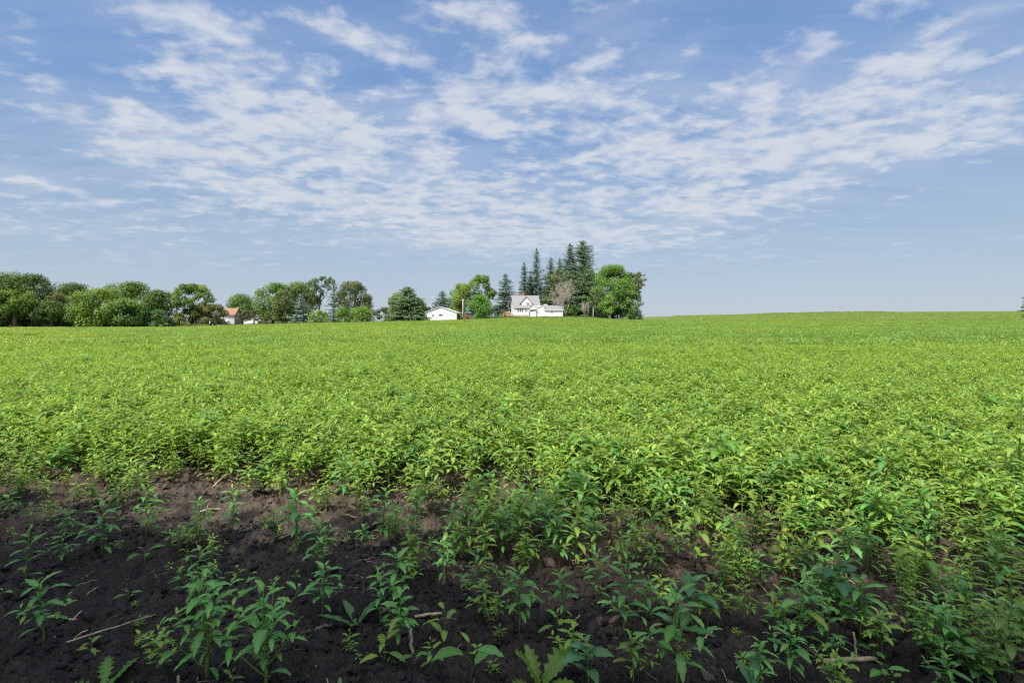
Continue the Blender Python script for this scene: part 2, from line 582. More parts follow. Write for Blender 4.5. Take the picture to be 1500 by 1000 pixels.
    rp = n.nodes.new('ShaderNodeValToRGB')
    el = rp.color_ramp.elements
    el[0].position, el[1].position = 0, 1
    el.new(.32); el.new(.66)
    for k, (pos, c) in enumerate(LOW_SKY):
        el[k].position, el[k].color = pos, tuple(x / 10 for x in c) + (1,)
    dr = M('MULTIPLY', M('MAXIMUM', dz, 0.0), 1.6)
    L.new(dr, rp.inputs['Fac'])
    up = n.nodes.new('ShaderNodeVectorMath')
    up.operation = 'SCALE'
    up.inputs['Scale'].default_value = 10
    L.new(rp.outputs['Color'], up.inputs[0])
    L.new(up.outputs['Vector'], mh.inputs['Color2'])
    mx = n.nodes.new('ShaderNodeMixRGB')
    L.new(al, mx.inputs['Fac'])
    L.new(mh.outputs['Color'], mx.inputs['Color1'])
    L.new(cc.outputs['Vector'], mx.inputs['Color2'])
    L.new(mx.outputs['Color'], bg.inputs['Color'])
    L.new(bg.outputs['Background'], out.inputs['Surface'])
    cd = bpy.data.cameras.new('camera')
    cam = link('camera', cd, loc=(0, 0, EYE))
    cam.rotation_euler = (PI / 2, 0, 0)
    cd.sensor_width = 36
    cd.lens = 18
    cd.shift_y = (HZ - 500) / 1500.0
    cd.clip_start, cd.clip_end = .05, 20000
    SC.camera = cam
    vs = SC.view_settings
    vs.view_transform = 'Standard'
    vs.look = 'None'
    vs.gamma = 1
    vs.exposure = EXPOSURE
    SC.render.engine = 'CYCLES'
    SC.cycles.max_bounces = 8
    SC.cycles.transmission_bounces = 6
    SC.cycles.diffuse_bounces = 4
    SC.cycles.use_denoising = False
    SC.cycles.filter_width = 1.15

SUN_STRENGTH, SKY_STRENGTH, EXPOSURE = 4.0, .10, .60
SKY_MIX = (1.0, 1.0, 2.0)
SKY_TINT = (.98, 1.05, 1.16, 1)
HAZE_MAX = .92
LOW_SKY = [(0, (3.4, 3.85, 4.4)), (.24, (2.4, 3.2, 4.2)), (.55, (1.42, 2.38, 4.2)), (1, (1.05, 2.0, 4.0))]
FILL_OVER = 1.7  # extra brightness of the added fill cloud
CLOUD = (4.5, 4.8, 5.35)
BLOBS = [
    (250, 15, 160, 46, -14, 1.15), (300, 125, 80, 34, 0, 1.15), (100, 165, 80, 16, -24, .8), (195, 158, 40, 14, -8, .6), (215, 212, 80, 26, -6, .85),
    (355, 212, 50, 22, -10, .85), (25, 68, 32, 22, -20, .65), (285, 82, 45, 18, -5, .55), (230, 185, 50, 8, -22, .5),
    (330, 250, 150, 34, -12, .85), (520, 200, 105, 48, -6, 1.0), (560, 268, 220, 40, -6, 1.1), (720, 325, 190, 42, -6, .95), (575, 78, 72, 22, -12, .85),
    (655, 10, 42, 18, 0, .75), (735, 35, 48, 40, 30, .95), (705, 140, 58, 30, -5, 1.0), (640, 172, 60, 24, -5, .8), (745, 186, 45, 16, -5, .8), (790, 70, 40, 18, 20, .55),
    (450, 110, 55, 26, -20, .6), (430, 145, 60, 16, -10, .6), (900, 70, 60, 22, 15, .5), (480, 40, 60, 18, -15, .45),
    (850, 130, 95, 50, 0, .8), (950, 195, 160, 58, 0, .95), (1080, 228, 180, 52, 8, 1.05), (1100, 288, 115, 22, 6, .95), (1250, 190, 150, 46, 14, 1.0),
    (1300, 108, 110, 22, 24, .85), (1445, 180, 110, 38, 12, 1.0), (1410, 38, 120, 20, 20, .65), (1190, 52, 130, 22, 24, .6), (1180, 88, 90, 18, 28, .55), (1010, 72, 55, 18, 25, .55),
    (890, 20, 50, 12, 20, .35), (840, 352, 200, 15, 0, .6), (960, 356, 100, 8, 4, .55), (60, 268, 90, 8, -9, .6), (150, 335, 320, 60, 0, .6), (1150, 378, 240, 12, 3, .25)]
build_light()
# ------------------------------------------------------------------ weeds
GREEN = (.188, .312, .052)
SHADY = (.130, .305, .075)  # young weeds' own green with the bluish cast of the shade mixed in
def jit(c, r, k=.16):
    f = 1 + r.uniform(-k, k)
    return (c[0] * f * (1 + r.uniform(-.14, .18)), c[1] * f, c[2] * f * (1 + r.uniform(-.2, .25)))

def leaf(b, o, az, pitch, L, wr, droop, r, col, nst=8, serr=.10, fold=.28, shape=.8, m=0):
    """one blade: folded along its midrib, arching over, with a toothed edge"""
    o = Vector(o)
    c, s = math.cos(az), math.sin(az)
    side = Vector((-s, c, 0))
    tw = r.uniform(-.35, .35)
    p = o.copy()
    rows = []
    rib = tuple(min(x * 1.45, .5) for x in col)
    for i in range(nst + 1):
        t = i / nst
        ph = pitch - droop * t
        d = Vector((c * math.cos(ph), s * math.cos(ph), math.sin(ph)))
        up = side.cross(d) * -1
        if up.z < 0 and abs(ph) < PI / 2: up = -up
        w = math.sin(PI * min(max(t, 0), 1) ** shape) ** .85 * wr * L * .5 if 0 < t < 1 else .012 * L
        w *= 1 + serr * (1 if i % 2 else -1)
        sd = (side * math.cos(tw * t) + up * math.sin(tw * t))
        e = sd * w * math.cos(fold)
        h = up * w * math.sin(fold)
        wob = up * r.uniform(-.02, .02) * L
        rows.append((b.vert(p + e + h + wob, col), b.vert(p, rib if i < nst else col), b.vert(p - e + h - wob, col)))
        p = p + d * (L / nst)
    for i in range(nst):
        A, B = rows[i], rows[i + 1]
        b.face((A[0], A[1], B[1], B[0]), m)
        b.face((A[1], A[2], B[2], B[1]), m)
    return p

def weed(seed, H=.45, nodes=14, L=.10, wr=.40, branches=0, droop=.7, t0=.12, sr=.0045, opposite=False, red=0, base=GREEN, serr=.10, shape=.8, pet=.3, nst=8, lean=.06, topk=.38, tuft=2):
    r = random.Random(seed)
    st, fo = MB(), MB()
    sc = (.13, .20, .045)
    sb = (.20, .12, .06) if red else (.15, .19, .06)
    def axis(o, d, h, rad, nn, LL, t0, depth):
        pts, rr = [], []
        ln = Vector((r.uniform(-1, 1), r.uniform(-1, 1), 0)) * lean
        n = 7
        for i in range(n + 1):
            t = i / n
            bend = Vector((r.uniform(-1, 1), r.uniform(-1, 1), 0)) * h * .012
            up = Vector((0, 0, 1)) * (.35 * t * t * h if depth else 0)
            pts.append(o + d * h * t + up + ln * h * t * t + bend * (1 if 0 < i < n else 0))
            rr.append(rad * (1 - .72 * t))
        st.tube(pts, rr, 6, sb, 0, True, sc)
        def P(t):
            x = min(max(t, 0), .9999) * n
            k = int(x)
            return pts[k].lerp(pts[k + 1], x - k)
        az = r.uniform(0, 6.28)
        for i in range(nn):
            q = i / max(nn - 1, 1)
            t = t0 + (1 - t0) * q ** .78
            prof = (.55 + .45 * math.sin(PI * min(1, .15 + q * .8))) if q < .82 else (topk + (1 - q) * 2.2)
            Li = LL * prof * r.uniform(.8, 1.2)
            pitch = math.radians(r.uniform(-4, 26) + 42 * q ** 4)
            for kk in range(2 if opposite else 1):
                a2 = az + kk * PI + r.uniform(-.25, .25)
                o2 = P(t)
                pl = Li * pet * (1.15 - .7 * q)
                d2 = Vector((math.cos(a2) * math.cos(pitch + .25), math.sin(a2) * math.cos(pitch + .25), math.sin(pitch + .25)))
                e2 = o2 + d2 * pl
                st.tube([o2, e2], [.0014 * LL / .1, .0010 * LL / .1], 3, sc, 0, False)
                cc = jit(base, r)
                if q < .5 and r.random() < .03: cc = (.25, .29, .05)
                if q > .8: cc = (cc[0] * 1.3, cc[1] * 1.15, cc[2])
                leaf(fo, e2, a2, pitch, Li, wr * r.uniform(.85, 1.15), droop * r.uniform(.5, 1.5), r, cc, nst, serr, shape=shape)
            if depth == 0 and tuft and q < .86 and h > .15:
                for kk in range(tuft):
                    a2 = az + r.uniform(-.9, .9)
                    leaf(fo, P(t) + Vector((math.cos(a2), math.sin(a2), .6)) * .008, a2, math.radians(r.uniform(25, 65)), Li * r.uniform(.28, .5), wr * 1.05, droop * .7, r, jit(base, r), 4, serr, shape=shape)
            az += (PI / 2 if opposite else 2.4) + r.uniform(-.3, .3)
            if depth == 0 and branches and i < branches and q < .6:
                a3 = az + r.uniform(.5, 2)
                bl = h * r.uniform(.34, .58) * (1 - .5 * q)
                dd = Vector((math.cos(a3) * .72, math.sin(a3) * .72, .62)).normalized()
                axis(P(t), dd, bl, rad * .5, r.randint(6, 9), LL * .72, .35, 1)
    axis(Vector((0, 0, -.015)), Vector((0, 0, 1)), H, sr, nodes, L, t0, 0)
    return st, fo

def rosette(seed, n=7, L=.2, wr=.3, pitch=(30, 75), serr=.3, droop=.6, base=(.11, .19, .03)):
    r = random.Random(seed)
    st, fo = MB(), MB()
    st.tube([(0, 0, -.02), (0, 0, .015)], [.008, .006], 6, (.15, .2, .07))
    for k in range(n):
        leaf(fo, (0, 0, .005), k * 2.4 + r.uniform(-.3, .3), math.radians(r.uniform(*pitch)), L * r.uniform(.7, 1.1), wr, droop * r.uniform(.5, 1.3), r, jit(base, r), 14, serr, .3, 1.25)
    return st, fo

BLUE = (.085, .20, .07)
KINDS = {}
def reg(key, name, H, gen):
    st, fo = gen
    KINDS.setdefault(key, []).append(dict(name=name, H=H, st=st.mesh('stem', ['weed_stem'], True), fo=fo.mesh('foliage', ['weed_leaf'], True), raw=(st, fo)))
for k in range(5):
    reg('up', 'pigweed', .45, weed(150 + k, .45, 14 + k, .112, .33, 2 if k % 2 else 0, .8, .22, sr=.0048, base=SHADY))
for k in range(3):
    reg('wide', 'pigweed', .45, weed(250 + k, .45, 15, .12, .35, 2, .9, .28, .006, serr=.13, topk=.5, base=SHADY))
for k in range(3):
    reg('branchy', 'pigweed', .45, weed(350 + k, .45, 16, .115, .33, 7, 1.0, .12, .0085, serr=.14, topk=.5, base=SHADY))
for k in range(5):
    reg('crop_up', 'pigweed', .45, weed(170 + k, .45, 16 + k, .102, .34, 2, .8, .25, sr=.0045))
for k in range(3):
    reg('crop_wide', 'pigweed', .45, weed(270 + k, .45, 14, .125, .36, 2, .9, .28, .0055, serr=.12, topk=.45))
for k in range(3):
    reg('seedling', 'weed_seedling', .12, weed(400 + k, .12, 7, .062, .42, 0, .6, .25, .002, serr=.06))
for k in range(2):
    reg('tiny', 'weed_seedling', .07, weed(450 + k, .07, 9, .032, .34, 2, .4, .2, .0015, serr=.03, nst=5))
for k in range(2):
    reg('round', 'broadleaf_weed', .25, weed(500 + k, .25, 8, .115, .62, 0, .7, .35, .0045, base=BLUE, serr=.05, shape=.62))
for k in range(2):
    reg('lush', 'broadleaf_weed', .30, weed(550 + k, .30, 14, .115, .60, 5, .8, .15, .006, base=(.105, .225, .05), serr=.14, shape=.62))
for k in range(2):
    reg('bushy', 'bushy_weed', .20, weed(600 + k, .20, 12, .052, .42, 9, .5, .1, .0035, red=1, serr=.04, nst=5))
reg('twoleaf', 'weed_seedling', .11, weed(650, .11, 4, .085, .46, 0, .7, .45, .002, serr=.05, base=(.12, .25, .055)))
reg('toothed', 'toothed_rosette', .20, rosette(700, 6, .23, .30, (35, 80), .34))
reg('toothed', 'toothed_rosette', .10, rosette(701, 5, .19, .30, (8, 35), .34, .5, (.10, .21, .028)))
reg('bladed', 'broadleaf_weed', .18, rosette(710, 5, .21, .26, (35, 75), .03, .5, BLUE))
reg('drooping', 'drooping_weed', .32, weed(720, .32, 7, .15, .50, 0, 2.3, .5, .006, serr=.06, shape=.7, topk=.6))
reg('tall', 'pigweed', .8, weed(730, .8, 22, .135, .36, 3, .9, .1, .007, serr=.1))

used = {}
def place_weed(key, x, y, H, label, group=None, cat='weed', which=None, z=None):
    ps = KINDS[key]
    k = which if which is not None else used.get(key, 0)
    used[key] = used.get(key, 0) + 1
    p = ps[k % len(ps)]
    s = H / p['H']
    r = random.Random(int(x * 977 + y * 3571))
    o = thing(p['name'], label, cat, (x, y, gz_soil(x, y) + .002 if z is None else z), r.uniform(0, 6.28), group)
    f = s ** .25                                         # young plants are squatter, not miniatures
    o.scale = (s / f * r.uniform(.95, 1.1), s / f * r.uniform(.95, 1.1), s)
    link('stem', p['st'], o)
    link('foliage', p['fo'], o)
    return o

G = 'weeds in the shaded bare soil'
FORE = [
 # key, base u, base v, top v, label
 ('up', 38, 858, 779, 'thin two tiered weed beside the left edge on bare soil'),
 ('wide', 63, 942, 843, 'upright weed with spread leaves left of the long diagonal straw stick'),
 ('up', 148, 813, 726, 'slim weed on bare soil between the left edge clump and the multi stemmed clump'),
 ('up', 215, 788, 712, 'taller stem of the close pair of weeds at the shadow edge on the left'),
 ('up', 226, 784, 722, 'shorter stem of the close pair of weeds at the shadow edge on the left'),
 ('up', 295, 791, 728, 'leafy weed just right of the close pair at the shadow edge'),
 ('up', 341, 791, 719, 'narrow upright weed standing behind the big spreading weed on the left'),
 ('wide', 434, 800, 717, 'tall weed beside the sunlit straw piece at the shadow edge'),
 ('wide', 466, 831, 758, 'weed with one broad bright leaf held out to the right'),
 ('up', 274, 798, 768, 'short leafy weed at the foot of the shadow edge weeds on the left'),
 ('branchy', 288, 885, 798, 'spreading weed with bluish top leaves behind the two biggest weeds'),
 ('branchy', 304, 988, 836, 'big branching weed with thick stem, the left one of the two biggest'),
 ('branchy', 389, 1001, 849, 'big branching weed with arched toothed leaves, the right one of the two biggest'),
 ('wide', 472, 905, 827, 'weed with bluish drooping leaves above the crooked root stick'),
 ('bushy', 232, 975, 910, 'low bushy weed with small leaves and reddish stems beside the biggest weeds'),
 ('bushy', 205, 935, 920, 'small grey green tuft above the bushy reddish weed'),
 ('seedling', 133, 950, 924, 'seedling growing against the lower end of the long diagonal straw stick'),
 ('tiny', 205, 905, 884, 'small seedling at the upper end of the long diagonal straw stick'),
 ('twoleaf', 189, 867, 850, 'single bright leaf seedling above the long diagonal straw stick'),
 ('toothed', 152, 1000, 978, 'flat toothed leaf rosette at the bottom edge under the straw stick'),
 ('twoleaf', 4, 880, 862, 'lone leaf seedling cut by the left edge'),
 ('twoleaf', 212, 822, 794, 'two leaved pale seedling on bare soil under the close pair of weeds'),
 ('tiny', 173, 812, 798, 'tiny seedling at the foot of the slim weed on the left'),
 ('seedling', 347, 846, 820, 'bluish seedling on open soil behind the biggest weeds'),
 ('seedling', 338, 1000, 970, 'small weed at the bottom edge between the two biggest weeds'),
 ('wide', 97, 790, 752, 'squat weed at the sunlit soil edge left of the slim weed'),
 ('up', 49, 768, 730, 'sunlit weed on brown lit soil near the left edge'),
 ('up', 507, 748, 662, 'tall sunlit weed at the edge of the dense stand left of the tall stub'),
 ('up', 561, 798, 712, 'shaded slim weed left of the sunlit stalk stub'),
 ('up', 610, 797, 716, 'yellow stemmed weed directly beside the sunlit stalk stub'),
 ('wide', 532, 810, 776, 'low leafy weed left of the sunlit stalk stub'),
 ('wide', 662, 790, 734, 'arching leaved weed right of the sunlit stalk stub'),
 ('up', 696, 876, 804, 'pale stemmed weed left of the dappled sunlit soil patch'),
 ('wide', 761, 926, 834, 'single straight weed with flat spreading top in the middle of the bare soil'),
 ('tall', 759, 809, 705, 'dark leafy tall weed behind the dappled sunlit soil patch'),
 ('up', 802, 826, 735, 'shaded weed at the right end of the dappled sunlit soil patch'),
 ('up', 820, 826, 742, 'thin weed squeezed between two leafier ones right of the dappled patch'),
 ('tall', 844, 829, 722, 'tall dark weed ending the row right of the dappled patch'),
 ('up', 862, 770, 712, 'yellow stemmed sunlit weed behind the dark row right of the dappled patch'),
 ('up', 557, 914, 838, 'slender weed behind the glowing weed by the pale stub'),
 ('wide', 585, 950, 868, 'bright sun flecked weed beside the pale upright stalk stub'),
 ('wide', 583, 893, 810, 'weed with drooping leaves behind the horizontal stalk piece'),
 ('bladed', 522, 912, 858, 'narrow upright leaves left of the group by the pale stub'),
 ('seedling', 563, 966, 916, 'broad leaved seedling in front of the glowing weed by the pale stub'),
 ('seedling', 651, 935, 876, 'small weed at the right end of the horizontal stalk piece'),
 ('seedling', 633, 980, 948, 'neat seedling below the pale upright stalk stub'),
 ('twoleaf', 690, 990, 920, 'seedling of few broad leaves between the neat seedling and the toothed rosette'),
 ('tiny', 732, 930, 906, 'tiny seedling left of the straight weed with flat spreading top'),
 ('seedling', 817, 928, 886, 'star shaped weed on open soil right of the flat topped weed'),
 ('tiny', 723, 973, 950, 'little blade like seedling above the toothed rosette'),
 ('toothed', 790, 1010, 930, 'large rosette of toothed upright leaves at the bottom edge'),
 ('round', 862, 1003, 938, 'bluish round leaved weed beside the large toothed rosette'),
 ('up', 914, 921, 806, 'leafy weed with a heart shaped lower leaf near the middle right'),
 ('up', 949, 899, 838, 'thin shaded weed behind the upright weed with three side shoots'),
 ('wide', 991, 995, 846, 'upright bright weed with three side shoots near the bottom edge'),
 ('tiny', 512, 955, 922, 'greyish feathery seedling left of the seedling by the pale stub'),
 ('bladed', 497, 1006, 990, 'pale leaf tip rising at the bottom edge'),
 ('up', 991, 815, 770, 'small shaded weed left of the tall dark green weed'),
 ('up', 926, 810, 762, 'leafy shaded weed standing behind the heart leaved one'),
 ('round', 1014, 911, 832, 'weed with rounded paddle leaves right of the bright three shoot weed'),
 ('tall', 1018, 832, 694, 'tall dark green weed standing above its neighbours at the stand edge'),
 ('up', 1074, 858, 804, 'pale small weed on soil in front of the stand right of the tall dark one'),
 ('up', 1113, 857, 806, 'straight stemmed weed on the rim of the dark soil'),
 ('wide', 1169, 943, 833, 'weed with drooping pale leaves left of the crossed stalks'),
 ('up', 1187, 918, 842, 'shaded weed half hidden behind the drooping pale leaved weed'),
 ('round', 1230, 907, 820, 'blue green broad leaved weed left of the weed above the upright stalk'),
 ('wide', 1262, 925, 836, 'dark leafy weed rising right behind the upright pale stalk'),
 ('wide', 1158, 990, 908, 'bright weed with star top left of the broken stalk lying flat'),
 ('up', 1113, 994, 924, 'ragged weed at the bottom edge left of the star topped one'),
 ('twoleaf', 1131, 907, 880, 'curled light leaf seedling on dark soil left of the drooping weed'),
 ('bladed', 1106, 1012, 962, 'big pale spear shaped leaves at the bottom edge'),
 ('drooping', 1347, 868, 796, 'weed with large hanging leaves at the sunlit stand edge'),
 ('wide', 1400, 898, 832, 'pale weed on brown soil right of the hanging leaved one'),
 ('up', 1457, 842, 782, 'sunlit weed close to the right edge above the lush weeds'),
 ('wide', 1374, 966, 876, 'weed with long bluish side leaves beside the pale speckled crust'),
 ('tall', 1478, 998, 852, 'tall thick stemmed weed at the lower right corner'),
 ('lush', 1414, 975, 912, 'lush broad leaved weed left of the thick stemmed corner weed'),
 ('lush', 1432, 1004, 940, 'lush toothed weed at the bottom edge near the right corner'),
 ('lush', 1497, 950, 880, 'broad leaved weed cut by the right edge behind the thick stemmed one'),
 ('twoleaf', 1296, 996, 962, 'light green leafy seedling below the broken stalk lying flat'),
 ('twoleaf', 1281, 958, 938, 'single heart leaf seedling right of the upright pale stalk'),
 ('tall', 1302, 800, 712, 'tall shading weed at the stand edge above the pale speckled crust'),
 ('round', 1180, 842, 802, 'broad leaved low weed at the stand edge above the drooping weed'),
 ('tall', 1146, 826, 728, 'tall sun edged weed above the broad leaved low weed'),
 ('tiny', 1066, 893, 878, 'tiny seedling on the open dark soil right of the paddle leaved weed'),
 ('tiny', 1079, 922, 908, 'minute sprout on the dark soil above the spear shaped leaves'),
 ('bushy', 1005, 955, 940, 'small leafy tuft at the foot of the bright three shoot weed'),
 ('tall', 1492, 762, 572, 'very tall weed rising out of the crop at the right edge'),
 ('round', 1308, 506, 494, 'pale big leaved weed standing out in the middle of the green crop'),
]
for key, u, v, vt, lab in FORE:
    if lab.startswith('pale big leaved'):
        D = 26.0
        place_weed('round', at(u, D), D, .62, lab, z=gz(at(u, D), D))
        continue
    if v > 1002:
        v2 = v
    x, y = ground_pt(u, v)
    H = (v - vt) / F * y
    if lab.startswith('flat toothed'): place_weed(key, x, y, .10, lab, G, which=1)
    elif lab.startswith('large rosette'): place_weed(key, x, y, H, lab, G, which=0)
    else: place_weed(key, x, y, H, lab, G, cat='seedling' if key in ('seedling', 'tiny', 'twoleaf') else 'weed')

# ------------------------------------------------------------------ the crop: front rows as plants, the rest of the field as one mass
def joined(raw, name):
    st, fo = raw
    b = MB()
    b.v = st.v + fo.v
    b.c = st.c + fo.c
    b.f = st.f + [tuple(i + len(st.v) for i in q) for q in fo.f]
    b.m = [0] * len(st.f) + [1] * len(fo.f)
    return b.mesh(name, ['weed_stem', 'weed_leaf'], True)

def library(name, meshes):
    c = bpy.data.collections.new(name)
    for i, me in enumerate(meshes):
        c.objects.link(bpy.data.objects.new('%s_%02d' % (name, i), me))
    return c

def scatter(name, P, rot, scl, idx, lib, label, cat, kind='stuff'):
    me = bpy.data.meshes.new(name)
    N = len(P)
    me.vertices.add(N)
    me.vertices.foreach_set('co', np.asarray(P, np.float32).ravel())
    for nm, ty, key, a in (('turn', 'FLOAT_VECTOR', 'vector', rot), ('size', 'FLOAT_VECTOR', 'vector', scl), ('pick', 'INT', 'value', idx)):
        t = me.attributes.new(nm, ty, 'POINT')
        t.data.foreach_set(key, np.asarray(a, np.int32 if ty == 'INT' else np.float32).ravel())
    o = link(name, me)
    g = bpy.data.node_groups.new(name, 'GeometryNodeTree')
    g.interface.new_socket('Geometry', in_out='INPUT', socket_type='NodeSocketGeometry')
    g.interface.new_socket('Geometry', in_out='OUTPUT', socket_type='NodeSocketGeometry')
    gi, go = g.nodes.new('NodeGroupInput'), g.nodes.new('NodeGroupOutput')
    ip = g.nodes.new('GeometryNodeInstanceOnPoints')
    ci = g.nodes.new('GeometryNodeCollectionInfo')
    ci.inputs['Collection'].default_value = lib
    ci.inputs['Separate Children'].default_value = True
    ci.inputs['Reset Children'].default_value = True
    def named(nm, ty):
        q = g.nodes.new('GeometryNodeInputNamedAttribute')
        q.data_type = ty
        q.inputs['Name'].default_value = nm
        return q.outputs['Attribute']
    e2r = g.nodes.new('FunctionNodeEulerToRotation')
    L = g.links
    L.new(named('turn', 'FLOAT_VECTOR'), e2r.inputs[0])
    L.new(gi.outputs[0], ip.inputs['Points'])
    L.new(ci.outputs[0], ip.inputs['Instance'])
    ip.inputs['Pick Instance'].default_value = True
    L.new(named('pick', 'INT'), ip.inputs['Instance Index'])
    L.new(e2r.outputs[0], ip.inputs['Rotation'])
    L.new(named('size', 'FLOAT_VECTOR'), ip.inputs['Scale'])
    L.new(ip.outputs[0], go.inputs[0])
    md = o.modifiers.new('scatter', 'NODES')
    md.node_group = g
    return tag(o, label, cat, kind=kind)

def edge_of_crop(x, y):
    """the cropped field ends at the farmstead on the left and runs over the hill on the right"""
    u = 750 + F * x / np.maximum(y, 1)
    far = np.interp(u, [-400, 250, 450, 740, 940, 965, 1000, 1900], [137, 139, 146, 149, 150, 200, 335, 340])
    return y < far

def field_points(d0, d1, dens, u0=-220, u1=1720):
    t0, t1 = (u0 - 750) / F, (u1 - 750) / F
    n = int(.5 * (t1 - t0) * (d1 * d1 - d0 * d0) * dens)
    y = np.sqrt(rng.uniform(d0 * d0, d1 * d1, n))
    x = rng.uniform(t0, t1, n) * y
    k = edge_of_crop(x, y)
    return x[k], y[k]

NP_UP = ['crop_up'] * 4 + ['up'] * 3 + ['crop_wide'] * 3 + ['wide'] * 2 + ['bushy']
def crop():
    x, y = field_points(2.0, 24, 80)
    # sparse on the bare strip, thick beyond its edge, thin again in a few hollows
    edge = dense_edge(x, y)
    p = np.clip((y - edge + .45) / 1.6, 0, 1) ** 1.6
    p = np.maximum(p, np.where(y > edge - 1.6, .23 * np.clip((y - edge + 1.6) / 1.5, 0, 1), 0))
    hollow = fbm(x * .45, y * .45, 77, 3)
    p = p * np.where(hollow < .33, .5, 1)
    p = p * np.clip(1.0 - (y - 12) / 40, .55, 1)
    k = rng.uniform(0, 1, len(x)) < p
    x, y = x[k], y[k]
    h = (.40 + .14 * (fbm(x * .5, y * .5, 51, 3) - .5) + rng.normal(0, .055, len(x))) * np.clip(.62 + .38 * (y - dense_edge(x, y)) / 1.2, .55, 1)
    h = np.clip(h, .12, .72)
    idx = rng.integers(0, len(NP_UP) + 3, len(x))
    # the nearest of them are plants of their own
    o = np.argsort(y - .12 * np.abs(x))
    vis = [i for i in o if abs(x[i] / y[i]) < 1.03][:212]
    rest = np.ones(len(x), bool)
    for i in vis:
        rest[i] = False
        key = NP_UP[idx[i] % len(NP_UP)]
        place_weed(key, float(x[i]), float(y[i]), float(h[i]), 'leafy green weed in the front rows of the thick stand at the bare soil', 'front row weeds of the thick stand')
    x, y, h, idx = x[rest], y[rest], h[rest], idx[rest]
    protos = []
    hs = []
    for key in ('crop_up', 'crop_wide'):
        for p_ in KINDS[key]:
            protos.append(joined(p_['raw'], 'crop_weed'))
            hs.append(p_['H'])
    for key in ('bushy', 'lush', 'seedling'):
        protos.append(joined(KINDS[key][0]['raw'], 'crop_weed'))
        hs.append(KINDS[key][0]['H'])
    for k in range(3):                                     # weeds as they grow in the sun: leafier towards the top
        st, fo = weed(800 + k, .45, 20, .10, .42, 3, .75, .3, .005, base=(.198, .318, .050), nst=5)
        protos.append(joined((st, fo), 'crop_weed'))
        hs.append(.45)
    hs = np.array(hs)
    idx = rng.choice(len(hs), len(x), p=np.array([.07] * 5 + [.075] * 3 + [.04, .025, .05] + [.12] * 3) / np.sum([.07] * 5 + [.075] * 3 + [.04, .025, .05] + [.12] * 3))
    small = (idx == 8) | (idx == 10)
    h = np.where(small, h * .5, h)
    sz = h / hs[idx]
    z = base_z(x, y)
    turn = np.stack([rng.normal(0, .08, len(x)), rng.normal(0, .08, len(x)), rng.uniform(0, 6.28, len(x))], -1)
    w = sz ** .8
    pts = [np.stack([x, y, z], -1)]
    rots, sizes, picks = [turn], [np.stack([w, w, sz], -1)], [idx]
    # further out: clumps of some thirty weeds each
    n0 = len(protos)
    for k in range(6):
        r = random.Random(900 + k)
        b = MB()
        for j in range(32):
            rad, an = .72 * math.sqrt(r.random()), r.uniform(0, 6.28)
            ox, oy = rad * math.cos(an), rad * math.sin(an)
            H = r.uniform(.30, .50)
            tint = jit((.212, .315, .050) if k < 3 else (.176, .292, .053), r, .25)
            b.tube([(ox, oy, 0), (ox + r.uniform(-.03, .03), oy + r.uniform(-.03, .03), H)], [.004, .002], 3, (.14, .2, .05), 0, False)
            az = r.uniform(0, 6.28)
            for q in range(10):
                t = .38 + .62 * (q / 9) ** .8
                leaf(b, (ox, oy, H * t), az, math.radians(r.uniform(0, 40) + 40 * (q / 9) ** 3), r.uniform(.10, .165) * (1 if q < 8 else .7), .42, r.uniform(.4, 1.2), r, jit(tint, r, .22), 3, 0, m=1)
                az += 2.4
        protos.append(b.mesh('crop_clump', ['weed_stem', 'weed_leaf'], True))
    def add(d0, d1, dens, s, u0=-220, u1=1720):
        X, Y = field_points(d0, d1, dens, u0, u1)
        hol = fbm(X * .12, Y * .12, 78, 3)
        k = (hol > .24) | (Y > 50)
        X, Y = X[k], Y[k]
        pts.append(np.stack([X, Y, base_z(X, Y) - .01], -1))
        rots.append(np.stack([0 * X, 0 * X, rng.uniform(0, 6.28, len(X))], -1))
        q = s * rng.uniform(.85, 1.15, len(X))
        hh = (.96 + .4 * (fbm(X * .22, Y * .22, 79, 3) - .5)) * rng.uniform(.86, 1.14, len(X))
        sizes.append(np.stack([q, q, hh * (1 if s < 1.4 else 1.1)], -1))
        warm = fbm(X * .08, Y * .08, 85, 3) * 1.5 - .35 - .30 * X / Y + rng.uniform(-.3, .3, len(X))
        picks.append(rng.integers(0, 3, len(X)) + n0 + np.where(warm > .4, 0, 3))
    add(22, 60, 1.5, 1.0)
    add(60, 152, .85, 1.3)
    hill = []
    for k in range(3):
        r = random.Random(950 + k)
        b = MB()
        for j in range(60):
            rad, an = .75 * math.sqrt(r.random()), r.uniform(0, 6.28)
            c = jit((.20, .29, .072), r, .2)
            for q in range(4):
                leaf(b, (rad * math.cos(an), rad * math.sin(an), r.uniform(.15, .42)), r.uniform(0, 6.28), math.radians(r.uniform(0, 50)), r.uniform(.10, .17), .5, .8, r, jit(c, r, .12), 2, 0, m=1)
        hill.append(b.mesh('crop_clump', ['weed_stem', 'weed_leaf'], True))
    for k in range(2):                                      # taller tasselled stand at the far side of the hill
        r = random.Random(970 + k)
        b = MB()
        for j in range(50):
            rad, an = .8 * math.sqrt(r.random()), r.uniform(0, 6.28)
            h = r.uniform(.7, 1.0)
            o = (rad * math.cos(an), rad * math.sin(an))
            b.tube([(o[0], o[1], 0), (o[0], o[1], h)], [.02, .012], 4, (.15, .18, .05))
            for q in range(5):
                leaf(b, (o[0], o[1], h * (.3 + .15 * q)), r.uniform(0, 6.28), .8, .35, .14, 1.4, r, jit((.15, .22, .06) if q < 4 else (.30, .26, .12), r), 3, 0, m=1)
        hill.append(b.mesh('tasselled_crop', ['weed_stem', 'weed_leaf'], True))
    lib2 = library('hill_library', hill)
    lib = library('crop_library', protos)
